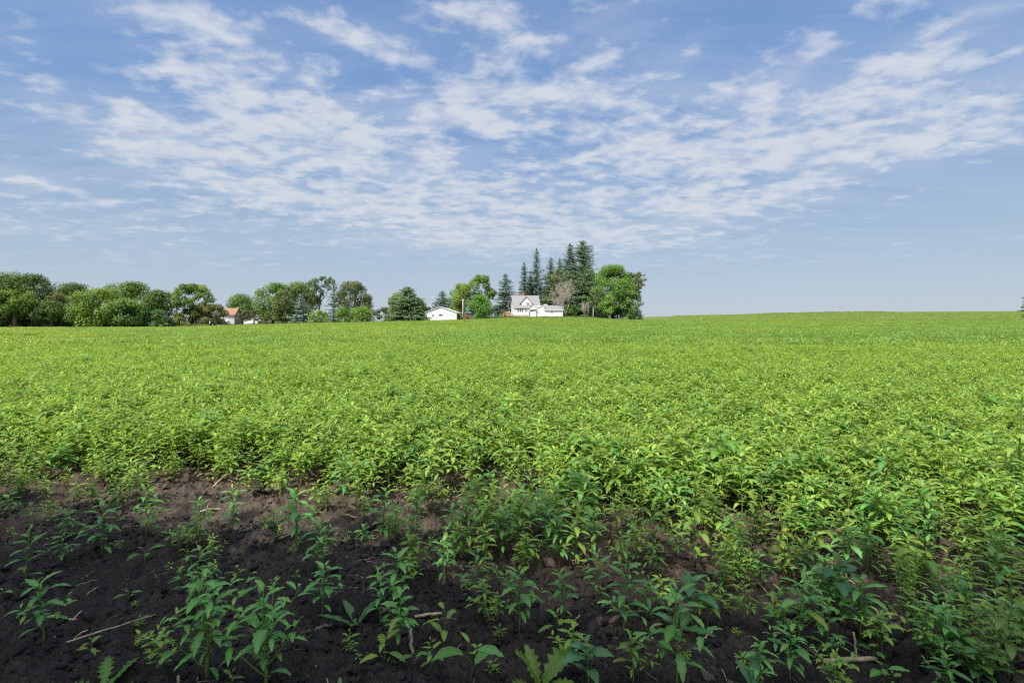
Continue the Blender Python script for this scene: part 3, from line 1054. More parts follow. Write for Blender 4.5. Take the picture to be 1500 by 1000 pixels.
    scatter('crop_field', np.concatenate(pts), np.concatenate(rots), np.concatenate(sizes), np.concatenate(picks), lib,
            'broad flat field of bright green weedy crop reaching to the farmstead', 'crop')
    pts.clear(); rots.clear(); sizes.clear(); picks.clear()
    add(150, 345, .42, 1.7, 930, 1720)
    picks = [rng.integers(0, 3, len(q)) for q in picks]
    scatter('hill_crop', np.concatenate(pts), np.concatenate(rots), np.concatenate(sizes), np.concatenate(picks), lib2,
            'paler smooth crop covering the low rise up to the skyline', 'crop')
    y = rng.uniform(318, 340, 1500)
    u = rng.uniform(1060, 1350, 1500)
    x = (u - 750) / F * y
    s = rng.uniform(.7, 1.3, 1500) * np.clip(np.minimum(u - 1050, 1360 - u) / 70, .3, 1)
    scatter('skyline_crop', np.stack([x, y, base_z(x, y)], -1), np.stack([0 * x, 0 * x, rng.uniform(0, 6.28, 1500)], -1), np.stack([s, s, s], -1), rng.integers(3, 5, 1500), lib2,
            'thin brownish strip of taller crop along the skyline', 'crop')
crop()

# ------------------------------------------------------------------ lawn and rough grass round the farmstead
def grass():
    ms = []
    for k in range(4):
        r = random.Random(1000 + k)
        b = MB()
        for j in range(60):
            rad, an = .8 * math.sqrt(r.random()), r.uniform(0, 6.28)
            x, y = rad * math.cos(an), rad * math.sin(an)
            a, h, w = r.uniform(0, 6.28), r.uniform(.12, .3) * (3.2 if k == 3 else 1), .03
            c = jit((.15, .18, .05) if k < 3 else (.26, .27, .10), r, .2)
            dx, dy = math.cos(a), math.sin(a)
            i = [b.vert((x - dy * w, y + dx * w, 0), c), b.vert((x + dy * w, y - dx * w, 0), c), b.vert((x + dx * h * .4, y + dy * h * .4, h), c)]
            b.face(i)
        ms.append(b.mesh('grass_tuft', ['weed_leaf']))
    lib = library('grass_library', ms)
    n = 9000
    y = np.sqrt(rng.uniform(136 ** 2, 186 ** 2, n))
    u = rng.uniform(-150, 962, n)
    x = (u - 750) / F * y
    k = ~edge_of_crop(x, y)
    x, y, u = x[k], y[k], u[k]
    tall = ((u > 245) & (u < 305)) | (rng.uniform(0, 1, len(x)) < .04)
    idx = np.where(tall & (u < 500), 3, rng.integers(0, 3, len(x)))
    s = rng.uniform(.8, 1.5, len(x))
    scatter('farmyard_grass', np.stack([x, y, base_z(x, y)], -1), np.stack([0 * x, 0 * x, rng.uniform(0, 6.28, len(x))], -1), np.stack([s, s, s], -1), idx, lib,
            'yellowish grass round the farm buildings and trees', 'grass')
grass()

# ------------------------------------------------------------------ clods, straw and sticks on the bare strip
def sprouts():
    n = 0
    r = random.Random(5)
    while n < 70:
        y = math.sqrt(r.uniform(2.2 ** 2, 4.4 ** 2))
        x = r.uniform(-1, 1) * y
        if y > float(dense_edge(np.array([x]), np.array([y]))[0]): continue
        place_weed(r.choice(('tiny', 'seedling', 'twoleaf', 'tiny')), x, y, r.uniform(.025, .075), 'very small green sprout among the crumbs of the bare soil', 'small sprouts on the bare soil', 'seedling')
        n += 1
sprouts()

def litter():
    ms = []
    for k in range(12):
        r = random.Random(1100 + k)
        import bmesh
        bm = bmesh.new()
        bmesh.ops.create_icosphere(bm, subdivisions=2, radius=1)
        a = np.array([v.co for v in bm.verts])
        f = 1 + .95 * (fbm(a[:, 0] * 1.6 + 5 * k + a[:, 2], a[:, 1] * 1.6 + a[:, 2] * .7, 200 + k, 4) - .5) * 2 * .6 + .25 * (fbm(a[:, 0] * 5 + a[:, 2] * 3, a[:, 1] * 5 + k, 210, 3) - .5)
        for v, q in zip(bm.verts, f):
            v.co = v.co * float(q)
            v.co.z *= .72
        me = bpy.data.meshes.new('clod')
        bm.to_mesh(me)
        bm.free()
        me.materials.append(MATS['clod_soil' if k < 6 else 'dry_clod'])  # paler dry clods also carry the sunlit tone in their colour
        me.polygons.foreach_set('use_smooth', [False] * len(me.polygons))
        ms.append(me)
    lib = library('clod_library', ms)
    y = np.sqrt(rng.uniform(1.7 ** 2, 6.2 ** 2, 46000))
    x = rng.uniform(-1.25, 1.25, len(y)) * y
    k = (rng.uniform(0, 1, len(y)) < np.clip(1.2 - (y - dense_edge(x, y)) / 1.2, .1, 1)) & (fbm(x * 2.2, y * 2.2, 301, 3) + rng.uniform(-.22, .22, len(y)) > .44)
    x, y = x[k], y[k]
    s = np.clip(.0070 * np.exp(rng.normal(.2, .55, len(x))), .003, .030)
    z = base_z(x, y) + soil_h(x, y) + s * .12
    R = rng.uniform(0, 6.28, (len(x), 3))
    R[:, :2] *= .12
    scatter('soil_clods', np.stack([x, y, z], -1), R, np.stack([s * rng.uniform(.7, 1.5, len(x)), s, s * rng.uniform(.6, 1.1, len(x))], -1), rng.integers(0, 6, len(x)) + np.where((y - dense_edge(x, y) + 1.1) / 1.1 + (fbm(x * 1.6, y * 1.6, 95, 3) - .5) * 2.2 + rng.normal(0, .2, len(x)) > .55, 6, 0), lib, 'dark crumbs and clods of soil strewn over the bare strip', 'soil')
    ms = []
    for k in range(8):
        r = random.Random(1200 + k)
        b = MB()
        n = 5
        L = .07
        bend = r.uniform(-.5, .5)
        pts = [(L * (i / n - .5), bend * L * ((i / n - .5) ** 2), .002 * math.sin(i * 2.1)) for i in range(n + 1)]
        w = .0011 if k < 6 else .0024
        b.tube(pts, [w * r.uniform(.7, 1.2) for _ in pts], 5)
        ms.append(b.mesh('straw', ['straw' if k % 3 else 'dark_straw'], True))
    lib = library('straw_library', ms)
    y = np.sqrt(rng.uniform(1.7 ** 2, 6.2 ** 2, 2600))
    x = rng.uniform(-1.25, 1.25, len(y)) * y
    k = fbm(x * 2.1, y * 2.1, 401, 3) + rng.uniform(-.14, .14, len(y)) > .45
    x, y = x[k], y[k]
    s = np.exp(rng.normal(-.25, .5, len(x)))
    z = base_z(x, y) + soil_h(x, y) + .004
    R = np.stack([rng.normal(0, .1, len(x)), rng.normal(0, .25, len(x)), rng.uniform(0, 6.28, len(x))], -1)
    scatter('straw_litter', np.stack([x, y, z], -1), R, np.stack([s, s, s], -1), rng.integers(0, 8, len(x)), lib, 'small pale bits of straw scattered over the dark bare soil', 'straw')
    def stick(name, label, cat, p0, p1, r0, r1, mat, lift=.012, wig=.004, n=9, stub=None, seed=1, frayed=0):
        rr = random.Random(seed)
        (x0, y0), (x1, y1) = ground_pt(*p0), ground_pt(*p1)
        b = MB()
        z0, z1 = gz_soil(x0, y0) + r0 * .7, gz_soil(x1, y1) + r1 * .7
        if stub:
            x1, y1, z0, z1 = x0 + stub[1] * stub[0], y0 + .02, gz_soil(x0, y0) - .02, gz_soil(x0, y0) + stub[0]
        else:
            for i in range(9):
                t = i / 8
                q = gz_soil(x0 + (x1 - x0) * t, y0 + (y1 - y0) * t)
                lift = max(lift, q - (z0 + (z1 - z0) * t) + r0 * .4)
            z0 += lift * .8
            z1 += lift * .8
        pts, rad = [], []
        for i in range(n):
            t = i / (n - 1)
            k = math.sin(PI * t)
            pts.append((x0 + (x1 - x0) * t + rr.uniform(-1, 1) * wig * k, y0 + (y1 - y0) * t + rr.uniform(-1, 1) * wig * k, z0 + (z1 - z0) * t + rr.uniform(-.5, 1) * wig * k))
            node_ = 1.16 if i in (n // 3, 2 * n // 3) else 1
            rad.append((r0 + (r1 - r0) * t) * node_ * rr.uniform(.92, 1.06))
        o = (x0, y0, 0)
        pts = [(p[0] - x0, p[1] - y0, p[2]) for p in pts]
        b.tube(pts, rad, 8)
        for k in range(frayed):
            a = rr.uniform(2.2, 4.4)
            q = Vector(pts[0])
            e = q + Vector((math.cos(a), rr.uniform(-1, 1), rr.uniform(-.1, .5))) * rr.uniform(.03, .08)
            b.tube([q, (q + e) / 2 + Vector((0, 0, .012)), e], [.0013, .001, .0006], 4)
        ob = b.build(name, mat, None, True)
        ob.location = o
        tag(ob, label, cat, 'dry stalks on the bare soil')
    stick('straw_stick', 'long thin straw stick lying diagonally on bare soil at the lower left', 'stick', (98, 949), (228, 892), .0042, .0035, 'straw', seed=2)
    stick('dry_stalk', 'thick broken stalk lying flat with frayed root end, lower right', 'stalk', (1206, 967), (1283, 961), .0105, .0085, 'straw', seed=3, frayed=12)
    stick('dry_stalk', 'thin pale stalk standing upright behind the broken flat stalk', 'stalk', (1256, 962), (1256, 900), .0055, .0045, 'straw', stub=(.135, -.03), seed=4)
    stick('stalk_stub', 'pale upright stalk stub beside the sun flecked weed', 'stalk', (604, 950), (604, 900), .0085, .0075, 'straw', stub=(.105, -.12), seed=5)
    stick('stalk_stub', 'sunlit orange stalk stub at the foot of the yellow stemmed weed', 'stalk', (613, 812), (613, 790), .0085, .008, 'straw', stub=(.075, -.08), seed=6)
    stick('dry_stalk', 'brown jointed stalk piece lying level behind the pale stub', 'stalk', (607, 902), (647, 901), .0075, .007, 'straw', seed=7)
    stick('dry_stalk', 'grey weathered stalk lying behind the slender weeds by the pale stub', 'stalk', (556, 908), (596, 902), .008, .007, 'dark_straw', seed=8)
    stick('root_stick', 'crooked grey root lying right of the two biggest weeds', 'stick', (450, 925), (487, 918), .006, .0075, 'dark_straw', wig=.016, seed=9, frayed=3)
    stick('straw_stick', 'lit straw piece at the shadow edge beside the tall weed', 'stick', (409, 791), (432, 785), .007, .006, 'straw', seed=10)
    stick('straw_stick', 'pale straw piece on sunlit soil at the left stand edge', 'stick', (312, 712), (326, 704), .008, .007, 'straw', seed=11)
    stick('straw_stick', 'thin straw leaning on soil left of the drooping pale leaved weed', 'stick', (1111, 862), (1140, 880), .003, .0025, 'straw', seed=12)
    stick('straw_stick', 'short pale stick right of the pale speckled crust', 'stick', (1343, 925), (1371, 922), .006, .007, 'straw', seed=13)
    stick('straw_stick', 'thin dark twig on the soil beyond the flat broken stalk', 'stick', (1232, 930), (1300, 972), .0025, .002, 'dark_straw', seed=14)
    stick('straw_stick', 'whitish short stick lying near the foot of the heart leaved weed', 'stick', (937, 942), (957, 938), .005, .005, 'straw', seed=15)
    stick('straw_stick', 'pale dry stem lying behind the bright three shoot weed', 'stick', (1027, 927), (1044, 921), .006, .004, 'straw', seed=16)
    stick('straw_stick', 'short upright straw stump between the two biggest weeds', 'stalk', (259, 999), (259, 970), .006, .005, 'straw', stub=(.06, -.1), seed=17)
    stick('straw_stick', 'dull straw piece right of the star shaped weed', 'stick', (838, 904), (850, 901), .005, .004, 'straw', seed=18)
litter()
# ------------------------------------------------------------------ trees
TREE_GAIN = 2.0
def rand_dir(n, r):
    v = r.normal(0, 1, (n, 3))
    return v / np.linalg.norm(v, axis=1, keepdims=True)

def sprays(C, Nn, S, r, aspect=(.55, .9)):
    """one bent leaf spray per centre, facing its normal"""
    n = len(C)
    a = rand_dir(n, r)
    t = np.cross(Nn, a)
    t /= np.linalg.norm(t, axis=1, keepdims=True) + 1e-9
    b = np.cross(Nn, t)
    w = (S * r.uniform(*aspect, n))[:, None]
    l = S[:, None]
    k = (S * r.uniform(-.25, .25, n))[:, None] * Nn
    return np.stack([C - t * l * .5, C - b * w * .5 + k, C + t * l * .5, C + b * w * .5 + k], 1)

def crown_tree(name, label, u, vt, wpx, D, col, seed, vb=None, lobes=22, lr=(.15, .25), dens=1.0, ls=.5, group=None, cat='tree', lobetint=.16, wide=.62, flat=.85, trunk=True, depth=1.0, bark='bark', sideways=0, two=None, trunk_r=None):
    r = np.random.default_rng(seed)
    px = D / F
    x = at(u, D)
    z0 = gz(x, D)
    H = EYE + (HZ - vt) * px - z0
    cb = max(.15, (EYE + (HZ - vb) * px - z0)) if vb else H * .08
    W = wpx * px
    root = thing(name, label, cat, (x, D, z0), 0, group)
    zc, rz, rx = (cb + H) / 2, (H - cb) / 2, W / 2
    # lobes crowd the outside of the crown; its widest part sits at the fraction `wide` from the top
    lobes = int(lobes * 1.6)
    q = ((np.arange(lobes) + r.uniform(0, 1, lobes)) / lobes) ** (1.0 if vb else 1.25)
    wq = 1 - wide * .8                                     # height of the widest part
    low = .78 if not vb else .35
    prof = lambda q: np.where(q > wq, np.sqrt(np.maximum(1 - ((q - wq) / (1.02 - wq)) ** 2, .03)), low + (1 - low) * np.sin(np.clip(q / wq, 0, 1) * PI / 2))
    R = r.uniform(lr[0], lr[1], lobes) * min(W, (H - cb) * 1.2)
    an = r.uniform(0, 6.283, lobes)
    rr = np.maximum(prof(q) * rx - R * .85, 0) * np.sqrt(r.uniform(.30, 1.0, lobes))
    C = np.stack([np.cos(an) * rr, np.sin(an) * rr * depth, (q * 2 - 1) * rz], -1)
    C[0] = (r.uniform(-.2, .2) * rx, 0, rz - R[0] * .9)
    C[1] = (-rx + R[1], 0, (wq * 2 - 1) * rz)
    C[2] = (rx - R[2], 0, (wq * 2 - .9) * rz)
    C[:, 2] = np.clip(C[:, 2], -rz + R * .55, rz - R * .85)
    if sideways: C[:, 0] += sideways * rx * (C[:, 2] / rz)
    tint = 1 + r.uniform(-lobetint, lobetint, lobes)
    n = int(dens * np.clip(W * (H - cb) * 60, 800, 12000))
    wl = R ** 2
    li = r.choice(lobes, n, p=wl / wl.sum())
    dd = rand_dir(n, r)
    rad = r.uniform(.25, 1, n) ** .45 * r.uniform(.86, 1.16, n)
    P = C[li] + dd * (R[li] * rad)[:, None] * np.array([1, 1, flat])
    Nn = dd + rand_dir(n, r) * .7 + np.array([0, -.15, .45])
    Nn /= np.linalg.norm(Nn, axis=1, keepdims=True)
    P[:, 2] = np.maximum(P[:, 2] + zc, .12 + .2 * r.uniform(0, 1, n))
    S = ls * r.uniform(.6, 1.25, n)
    colr = TREE_GAIN * np.array(col)[None, :] * (tint[li] * r.uniform(.84, 1.16, n))[:, None]
    warm = r.uniform(-.10, .14, n) + (tint[li] - 1) * .5
    colr[:, 0] *= 1 + warm
    if two is not None:
        m = r.uniform(0, 1, lobes)[li] < two[3]
        colr[m] = TREE_GAIN * np.array(two[:3]) * r.uniform(.85, 1.15, (m.sum(), 1))
    me = quads_mesh('crown', sprays(P, Nn, S, r), np.clip(colr, .005, .6), 'crown_leaf')
    link('crown', me, root)
    # trunk with limbs into the lobes
    b = MB()
    tr = trunk_r or max(.10, min(.045 * H, .42))
    top = H * .62
    bx = sideways * rx * .4
    pts = [(0, 0, -.3), (bx * .1, 0, cb * .6 + .3), (bx * .5, .05 * W, zc * .8), (bx, 0, top)]
    b.tube(pts, [tr * 1.25, tr, tr * .7, tr * .25], 8)
    if trunk:
        for k in range(min(lobes, 9)):
            s = r.uniform(.25, .8)
            p0 = Vector(pts[1]).lerp(Vector(pts[3]), s)
            p1 = Vector(C[k]) + Vector((0, 0, zc))
            mid = (p0 + p1) / 2 + Vector((0, 0, -.06 * H))
            b.tube([p0, mid, p1], [tr * .45, tr * .28, tr * .08], 5)
    b.build('trunk' if cat == 'tree' else 'stem', bark, root, True)
    return root

def conifer(name, label, u, vt, wpx, D, col, seed, vb=None, power=.85, tier=.62, ragged=.25, droop=.22, dens=1.0, group=None, top_thin=0, gaps=0.0, qs=.55):
    r = np.random.default_rng(seed)
    px = D / F
    x = at(u, D)
    z0 = gz(x, D)
    H = EYE + (HZ - vt) * px - z0
    zb = max(.25, EYE + (HZ - vb) * px - z0) if vb else .4
    W = wpx * px * 1.22
    root = thing(name, label, 'tree', (x, D, z0), 0, group)
    Cs, Ns, Ss, K = [], [], [], []
    z = zb
    while z < H - .25:
        t = (z - zb) / (H - zb)
        R = W / 2 * (1 - t) ** power * (1 if t < .97 else .6)
        R = max(R * r.uniform(.72, 1.18), .22)
        if top_thin and t > .55: R *= 1 - top_thin * (t - .55)
        nb = max(4, int((5 + 3.2 * R) * dens))
        a0 = r.uniform(0, 6.28)
        for k in range(nb):
            if r.uniform() < gaps: continue
            a = a0 + 6.283 * k / nb + r.uniform(-.3, .3)
            Rb = R * (1 + r.uniform(-ragged, ragged * .8))
            m = max(2, int(Rb / .34))
            q = (np.arange(m) + .6) / m
            br = r.uniform(.85, 1.15)
            rise = r.uniform(-.05, .12) + .35 * t
            for side in (-1, 0, 1):
                off = side * (.16 + .24 * (1 - q)) * Rb * .55
                px_, py_ = math.cos(a) * Rb * q - math.sin(a) * off, math.sin(a) * Rb * q + math.cos(a) * off
                zz = z + rise * Rb * q - droop * Rb * q ** 1.6 - abs(side) * .10 + .12 * Rb * q ** 4 + r.normal(0, .06, m)
                Cs.append(np.stack([px_, py_, zz], -1))
                nn = np.stack([np.full(m, math.cos(a)) * .35, np.full(m, math.sin(a)) * .35, np.full(m, .8)], -1) + r.normal(0, .35, (m, 3))
                Ns.append(nn)
                Ss.append(np.full(m, qs) * r.uniform(.7, 1.25, m) * (.75 + .5 * (1 - t)))
                K.append(np.full(m, br))
        z += tier * r.uniform(.8, 1.2) * (1.15 - .45 * t)
    # leader
    m = 10
    Cs.append(np.stack([r.normal(0, .04, m), r.normal(0, .04, m), H - np.linspace(.05, .9, m)], -1))
    Ns.append(rand_dir(m, r)); Ss.append(np.full(m, .3)); K.append(np.ones(m))
    C, Nn, S, K = np.concatenate(Cs), np.concatenate(Ns), np.concatenate(Ss), np.concatenate(K)
    Nn /= np.linalg.norm(Nn, axis=1, keepdims=True)
    C[:, 2] = np.maximum(C[:, 2], .1)
    n = len(C)
    colr = 1.1 * TREE_GAIN * np.array(col)[None, :] * (K * r.uniform(.8, 1.2, n))[:, None]
    me = quads_mesh('crown', sprays(C, Nn, S, r, (.4, .7)), colr, 'needle')
    link('crown', me, root)
    b = MB()
    tr = max(.09, .013 * H)
    b.tube([(0, 0, -.3), (0, 0, H * .5), (0, 0, H - .3)], [tr * 1.3, tr * .75, .025], 8)
    b.build('trunk', 'bark', root, True)
    return root

def bare_tree(name, label, u, vt, wpx, D, seed, mat='dead_wood', stems=3, leaves=None):
    r = random.Random(seed)
    px = D / F
    x = at(u, D)
    z0 = gz(x, D)
    H = EYE + (HZ - vt) * px - z0
    W = wpx * px
    root = thing(name, label, 'tree', (x, D, z0))
    tb, cb = MB(), MB()
    tips = []
    def grow(p, d, L, rad, dep):
        pts, rr = [p], [rad]
        q = p
        for i in range(3):
            d = (d + Vector((r.uniform(-1, 1), r.uniform(-1, 1), r.uniform(-.4, .7))) * .17).normalized()
            q = q + d * (L / 3)
            q.x = max(min(q.x, W / 2), -W / 2)
            q.z = min(q.z, H)
            pts.append(q.copy()); rr.append(rad * (1 - .2 * (i + 1)))
        (tb if dep < 1 else cb).tube(pts, rr, 5 if dep < 2 else 3)
        if dep >= 5 or rad < .012:
            tips.append(q); return
        for k in range(r.randint(2, 4) if dep < 4 else 3):
            a = r.uniform(0, 6.28)
            s = r.uniform(.45, .95)
            nd = (d + Vector((math.cos(a), math.sin(a), r.uniform(-.1, .5))) * s).normalized()
            grow(pts[r.choice((1, 2, 3, 3))], nd, L * r.uniform(.6, .82), max(rr[-1] * r.uniform(.5, .78), .026), dep + 1)
    for s in range(stems):
        a = 6.28 * s / stems + r.uniform(-.5, .5)
        grow(Vector((0, 0, -.2)), Vector((math.cos(a) * .38, math.sin(a) * .38, 1)).normalized(), H * .36, min(.017 * H, .16), 0)
    tb.build('trunk', mat, root, True)
    cb.build('branches', mat, root, True)
    return root

MID, YEL, DRK = (.064, .112, .022), (.125, .165, .022), (.046, .076, .017)
SPR, BLU, RED, OLV = (.046, .072, .030), (.080, .112, .090), (.080, .088, .034), (.078, .098, .034)
BRT, PAL = (.088, .155, .028), (.105, .145, .055)

def trees():
    T, C = crown_tree, conifer
    gl = 'trees of the left hand grove'
    T('broadleaf_tree', 'dark green tree at the left edge, tallest of the grove by the field', -8, 397, 120, 132, DRK, 1, None, 30, (.12, .2), 1.1)
    T('broadleaf_tree', 'dark tree with spiky top at the left end of the grove', 42, 402, 74, 138, (.052, .086, .020), 2, None, 30, (.10, .17), 1.1, flat=1.1, wide=.7)
    T('broadleaf_tree', 'yellow green tree low in front of the spiky topped dark tree', 22, 424, 64, 128, (.075, .118, .022), 3, 462, 20, (.14, .22), 1, lobetint=.3)
    T('broadleaf_tree', 'dark rounded tree rising behind the middle of the left grove', 104, 413, 70, 150, (.050, .082, .020), 4, None, 24)
    T('broadleaf_tree', 'brownish olive tree in the dip between the dark rounded trees', 84, 427, 40, 140, OLV, 5, None, 16)
    T('broadleaf_tree', 'shadowy low tree standing over the half hidden tan house', 76, 440, 58, 131, DRK, 6, 473, 18)
    T('broadleaf_tree', 'bright yellow green tree in the middle of the left grove', 143, 421, 84, 134, (.080, .126, .024), 7, None, 28, (.12, .2), 1.1, lobetint=.25)
    T('broadleaf_tree', 'big dark domed tree at the right of the left grove', 195, 412, 92, 146, (.056, .096, .020), 8, None, 32, (.13, .2), 1.1)
    T('broadleaf_tree', 'lower leafy tree filling the front of the domed tree', 186, 436, 62, 134, (.068, .118, .024), 9, None, 20, lobetint=.25)
    T('broadleaf_tree', 'dark tree closing the right end of the left grove', 229, 424, 46, 140, (.050, .082, .020), 10, None, 22)
    for k, (u, vt, w, c, lab) in enumerate(((2, 452, 40, DRK, 'dark undergrowth bush at the left edge below the grove'), (28, 458, 26, (.05, .09, .024), 'green bush left of the half hidden tan house'),
            (92, 452, 34, DRK, 'dark bush right of the half hidden tan house'), (118, 448, 36, (.06, .105, .024), 'bush under the bright yellow green tree, left side'), (160, 452, 40, (.05, .095, .024), 'bush under the bright yellow green tree, right side'),
            (204, 446, 44, (.042, .08, .024), 'dark bush below the big domed tree'), (232, 452, 30, (.05, .09, .03), 'bush below the dark tree closing the grove'))):
        T('shrub', lab, u, vt, w, 135.5, c, 200 + k, None, 16, ls=.4, cat='shrub', trunk=False, group='undergrowth of the left hand grove')
    T('shrub', 'small bluish green shrub at the right foot of the left grove', 247, 466, 24, 138, (.05, .085, .04), 11, None, 10, ls=.35, cat='shrub', trunk=False)
    T('broadleaf_tree', 'airy light green tree with sky showing between its limbs', 281, 415, 70, 152, (.080, .128, .026), 12, 460, 70, (.07, .115), 1.1, ls=.46, lobetint=.3, wide=.72)
    T('shrub', 'yellow green bush under the airy tree', 262, 456, 30, 150, (.12, .155, .03), 13, None, 12, ls=.4, cat='shrub', trunk=False)
    T('shrub', 'green bush behind the trunk of the airy tree', 292, 454, 34, 158, (.07, .12, .026), 14, None, 12, cat='shrub', trunk=False)
    T('ornamental_tree', 'brownish red low tree left of the orange roofed barn', 309, 444, 54, 152, RED, 15, None, 30, (.11, .18), 1.7, ls=.4, flat=.7, lobetint=.22)
    T('ornamental_tree', 'brownish red spreading tree in front of the small white garage', 372, 454, 52, 156, (.080, .072, .040), 16, 469.5, 22, (.10, .16), .75, ls=.38, flat=.65)
    T('broadleaf_tree', 'round green tree behind the orange roofed barn', 354, 430, 50, 186, (.066, .118, .028), 17, None, 22)
    T('broadleaf_tree', 'big full green tree left of the blue spruce', 400, 413, 58, 172, (.074, .128, .025), 18, None, 30, (.12, .19), 1.1, wide=.5)
    T('broadleaf_tree', 'olive green narrow tree just left of the blue spruce', 413, 424, 30, 164, OLV, 19, None, 18)
    T('broadleaf_tree', 'round olive topped tree behind the blue spruce', 441, 412, 58, 182, (.072, .106, .034), 20, None, 26)
    C('blue_spruce', 'pale blue spruce in front of the round olive topped tree', 440, 429, 27, 160, BLU, 21, power=.75)
    T('broadleaf_tree', 'tall thin leaved tree leaning over the gap right of the blue spruce', 467, 404, 40, 178, (.06, .09, .036), 22, 440, 30, (.07, .12), .6, ls=.45, sideways=.35, wide=.35)
    T('shrub', 'bright green rounded bush right of the blue spruce', 468, 454, 34, 158, BRT, 23, None, 16, ls=.42, cat='shrub', trunk=False)
    C('ragged_spruce', 'thin ragged spruce between the leaning tree and the broad dark tree', 489, 408, 20, 168, (.052, .076, .042), 24, power=.45, ragged=.6, gaps=.4)
    T('broadleaf_tree', 'broad dark topped tree with brownish middle above the twin bushes', 519, 411, 54, 170, (.062, .086, .034), 25, None, 34, (.11, .17), 1.1, lobetint=.2, two=(.085, .094, .048, .35))
    C('spruce', 'dark spruce edge showing right of the broad dark topped tree', 539, 430, 22, 176, SPR, 26, power=.6)
    T('shrub', 'left one of the twin bright bushes before the broad dark tree', 505, 449, 32, 158, (.07, .13, .026), 27, None, 16, ls=.42, cat='shrub', trunk=False)
    T('shrub', 'right one of the twin bright bushes before the broad dark tree', 530, 448, 38, 156, BRT, 28, None, 18, ls=.42, cat='shrub', trunk=False)
    T('shrub', 'hazy grey green thicket left of the cone shaped spruce', 565, 449, 38, 200, (.07, .092, .056), 29, None, 14, cat='shrub', trunk=False)
    T('broadleaf_tree', 'light green tree peeking out behind the cone shaped spruce', 586, 427, 38, 186, PAL, 30, None, 20)
    T('broadleaf_tree', 'yellow green tree right behind the cone shaped spruce', 612, 435, 26, 184, (.12, .14, .03), 31, None, 14)
    C('spruce', 'broad cone shaped spruce left of the white shed', 597, 419, 56, 158, (.052, .080, .030), 32, power=.62, ragged=.18, tier=.5, dens=1.25)
    C('spruce', 'spruce rising behind the roof of the white shed', 648, 425, 34, 186, (.042, .074, .044), 33, power=.7)
    T('shrub', 'dark green thicket behind the left end of the white shed', 626, 449, 24, 188, (.05, .08, .04), 34, None, 10, cat='shrub', trunk=False)
    T('broadleaf_tree', 'yellow green tree behind the wooden pole', 676, 414, 46, 178, (.098, .148, .024), 35, None, 24, (.12, .2), 1, lobetint=.22)
    T('broadleaf_tree', 'tall yellowish tree rising above the round bright maple', 705, 402, 46, 184, (.084, .130, .028), 36, None, 26, (.11, .18), 1)
    C('blue_spruce', 'silvery blue spruce squeezed behind the round bright maple', 697, 416, 34, 174, (.075, .108, .085), 37, power=.55)
    T('maple_tree', 'round bright green maple between the wooden pole and the farmhouse', 703, 431, 40, 164, (.078, .152, .028), 38, 466, 28, (.13, .2), 1.2, ls=.42)
    T('shrub', 'dark bluish thicket in the gap left of the farmhouse spruce', 726, 447, 26, 200, (.05, .08, .052), 39, None, 10, cat='shrub', trunk=False)
    T('shrub', 'small green bush at the right corner of the white shed', 672, 459, 14, 160, BRT, 40, None, 8, ls=.35, cat='shrub', trunk=False)
    T('shrub', 'rusty red shrub at the foot of the wooden pole', 683, 461, 12, 158, (.20, .075, .05), 41, None, 8, ls=.3, cat='shrub', trunk=False)
    C('spruce', 'dark ragged spruce at the left side of the farmhouse', 740, 400, 28, 180, (.042, .066, .042), 42, power=.42, ragged=.4, gaps=.22)
    C('spruce', 'slim pointed spruce behind the farmhouse chimney', 768, 384, 21, 188, (.044, .068, .046), 43, power=.55, ragged=.3, gaps=.12)
    C('spruce', 'tall thin bluish spruce behind the middle of the farmhouse', 786, 363, 28, 192, (.06, .086, .066), 44, power=.55, ragged=.45, gaps=.25)
    C('spruce', 'shorter spruce filling in between the two behind the farmhouse', 777, 396, 20, 194, (.044, .066, .046), 45, power=.5, ragged=.4, gaps=.2)
    C('spruce', 'pointed spruce at the left of the tall cluster', 807, 376, 34, 190, (.046, .068, .038), 46, power=.6, ragged=.5, gaps=.2)
    C('spruce', 'narrow spruce top in the notch of the tall cluster', 820, 377, 28, 196, (.046, .070, .040), 47, power=.6, ragged=.5, gaps=.2)
    C('spruce', 'left one of the two tallest dark spruces', 835, 356, 36, 190, (.040, .066, .034), 48, power=.5, ragged=.5, gaps=.2)
    C('spruce', 'tallest spruce of all, beside the big round green tree', 854, 351, 46, 188, (.042, .068, .034), 49, power=.45, ragged=.5, gaps=.2)
    C('spruce', 'olive tinted broad spruce in front of the tall cluster', 818, 392, 48, 187, (.062, .084, .032), 50, power=.5, ragged=.3)
    C('spruce', 'dark spruce skirt between the dead tree and the big round tree', 862, 392, 46, 182, (.052, .080, .034), 51, power=.42, ragged=.3)
    C('spruce', 'olive spruce right behind the grey leafless tree', 838, 398, 46, 187, (.058, .080, .034), 52, power=.45)
    T('shrub', 'green bush at the right end of the farmhouse garage', 836, 446, 40, 178, (.062, .12, .03), 53, None, 14, cat='shrub', trunk=False)
    bare_tree('leafless_tree', 'grey leafless tree standing behind the farmhouse garage', 828, 405, 44, 173.6, 54, stems=5)
    bare_tree('dead_shrub', 'pinkish brown dead shrub in front of the dark spruce skirt', 858, 440, 9, 170, 55, stems=3)
    T('broadleaf_tree', 'big round bright green tree at the right end of the farmstead', 898, 387, 66, 168, (.085, .150, .028), 56, None, 44, (.10, .17), 1.5, ls=.48, wide=.62)
    T('broadleaf_tree', 'greyish olive tree leaning out at the right of the big round tree', 924, 399, 36, 172, (.088, .112, .045), 57, 440, 22, (.10, .16), .8, wide=.4)
    T('broadleaf_tree', 'darker green low tree at the right end beside the open field', 925, 425, 36, 164, (.066, .120, .028), 58, 471, 24, (.12, .2), 1.1, wide=.6)
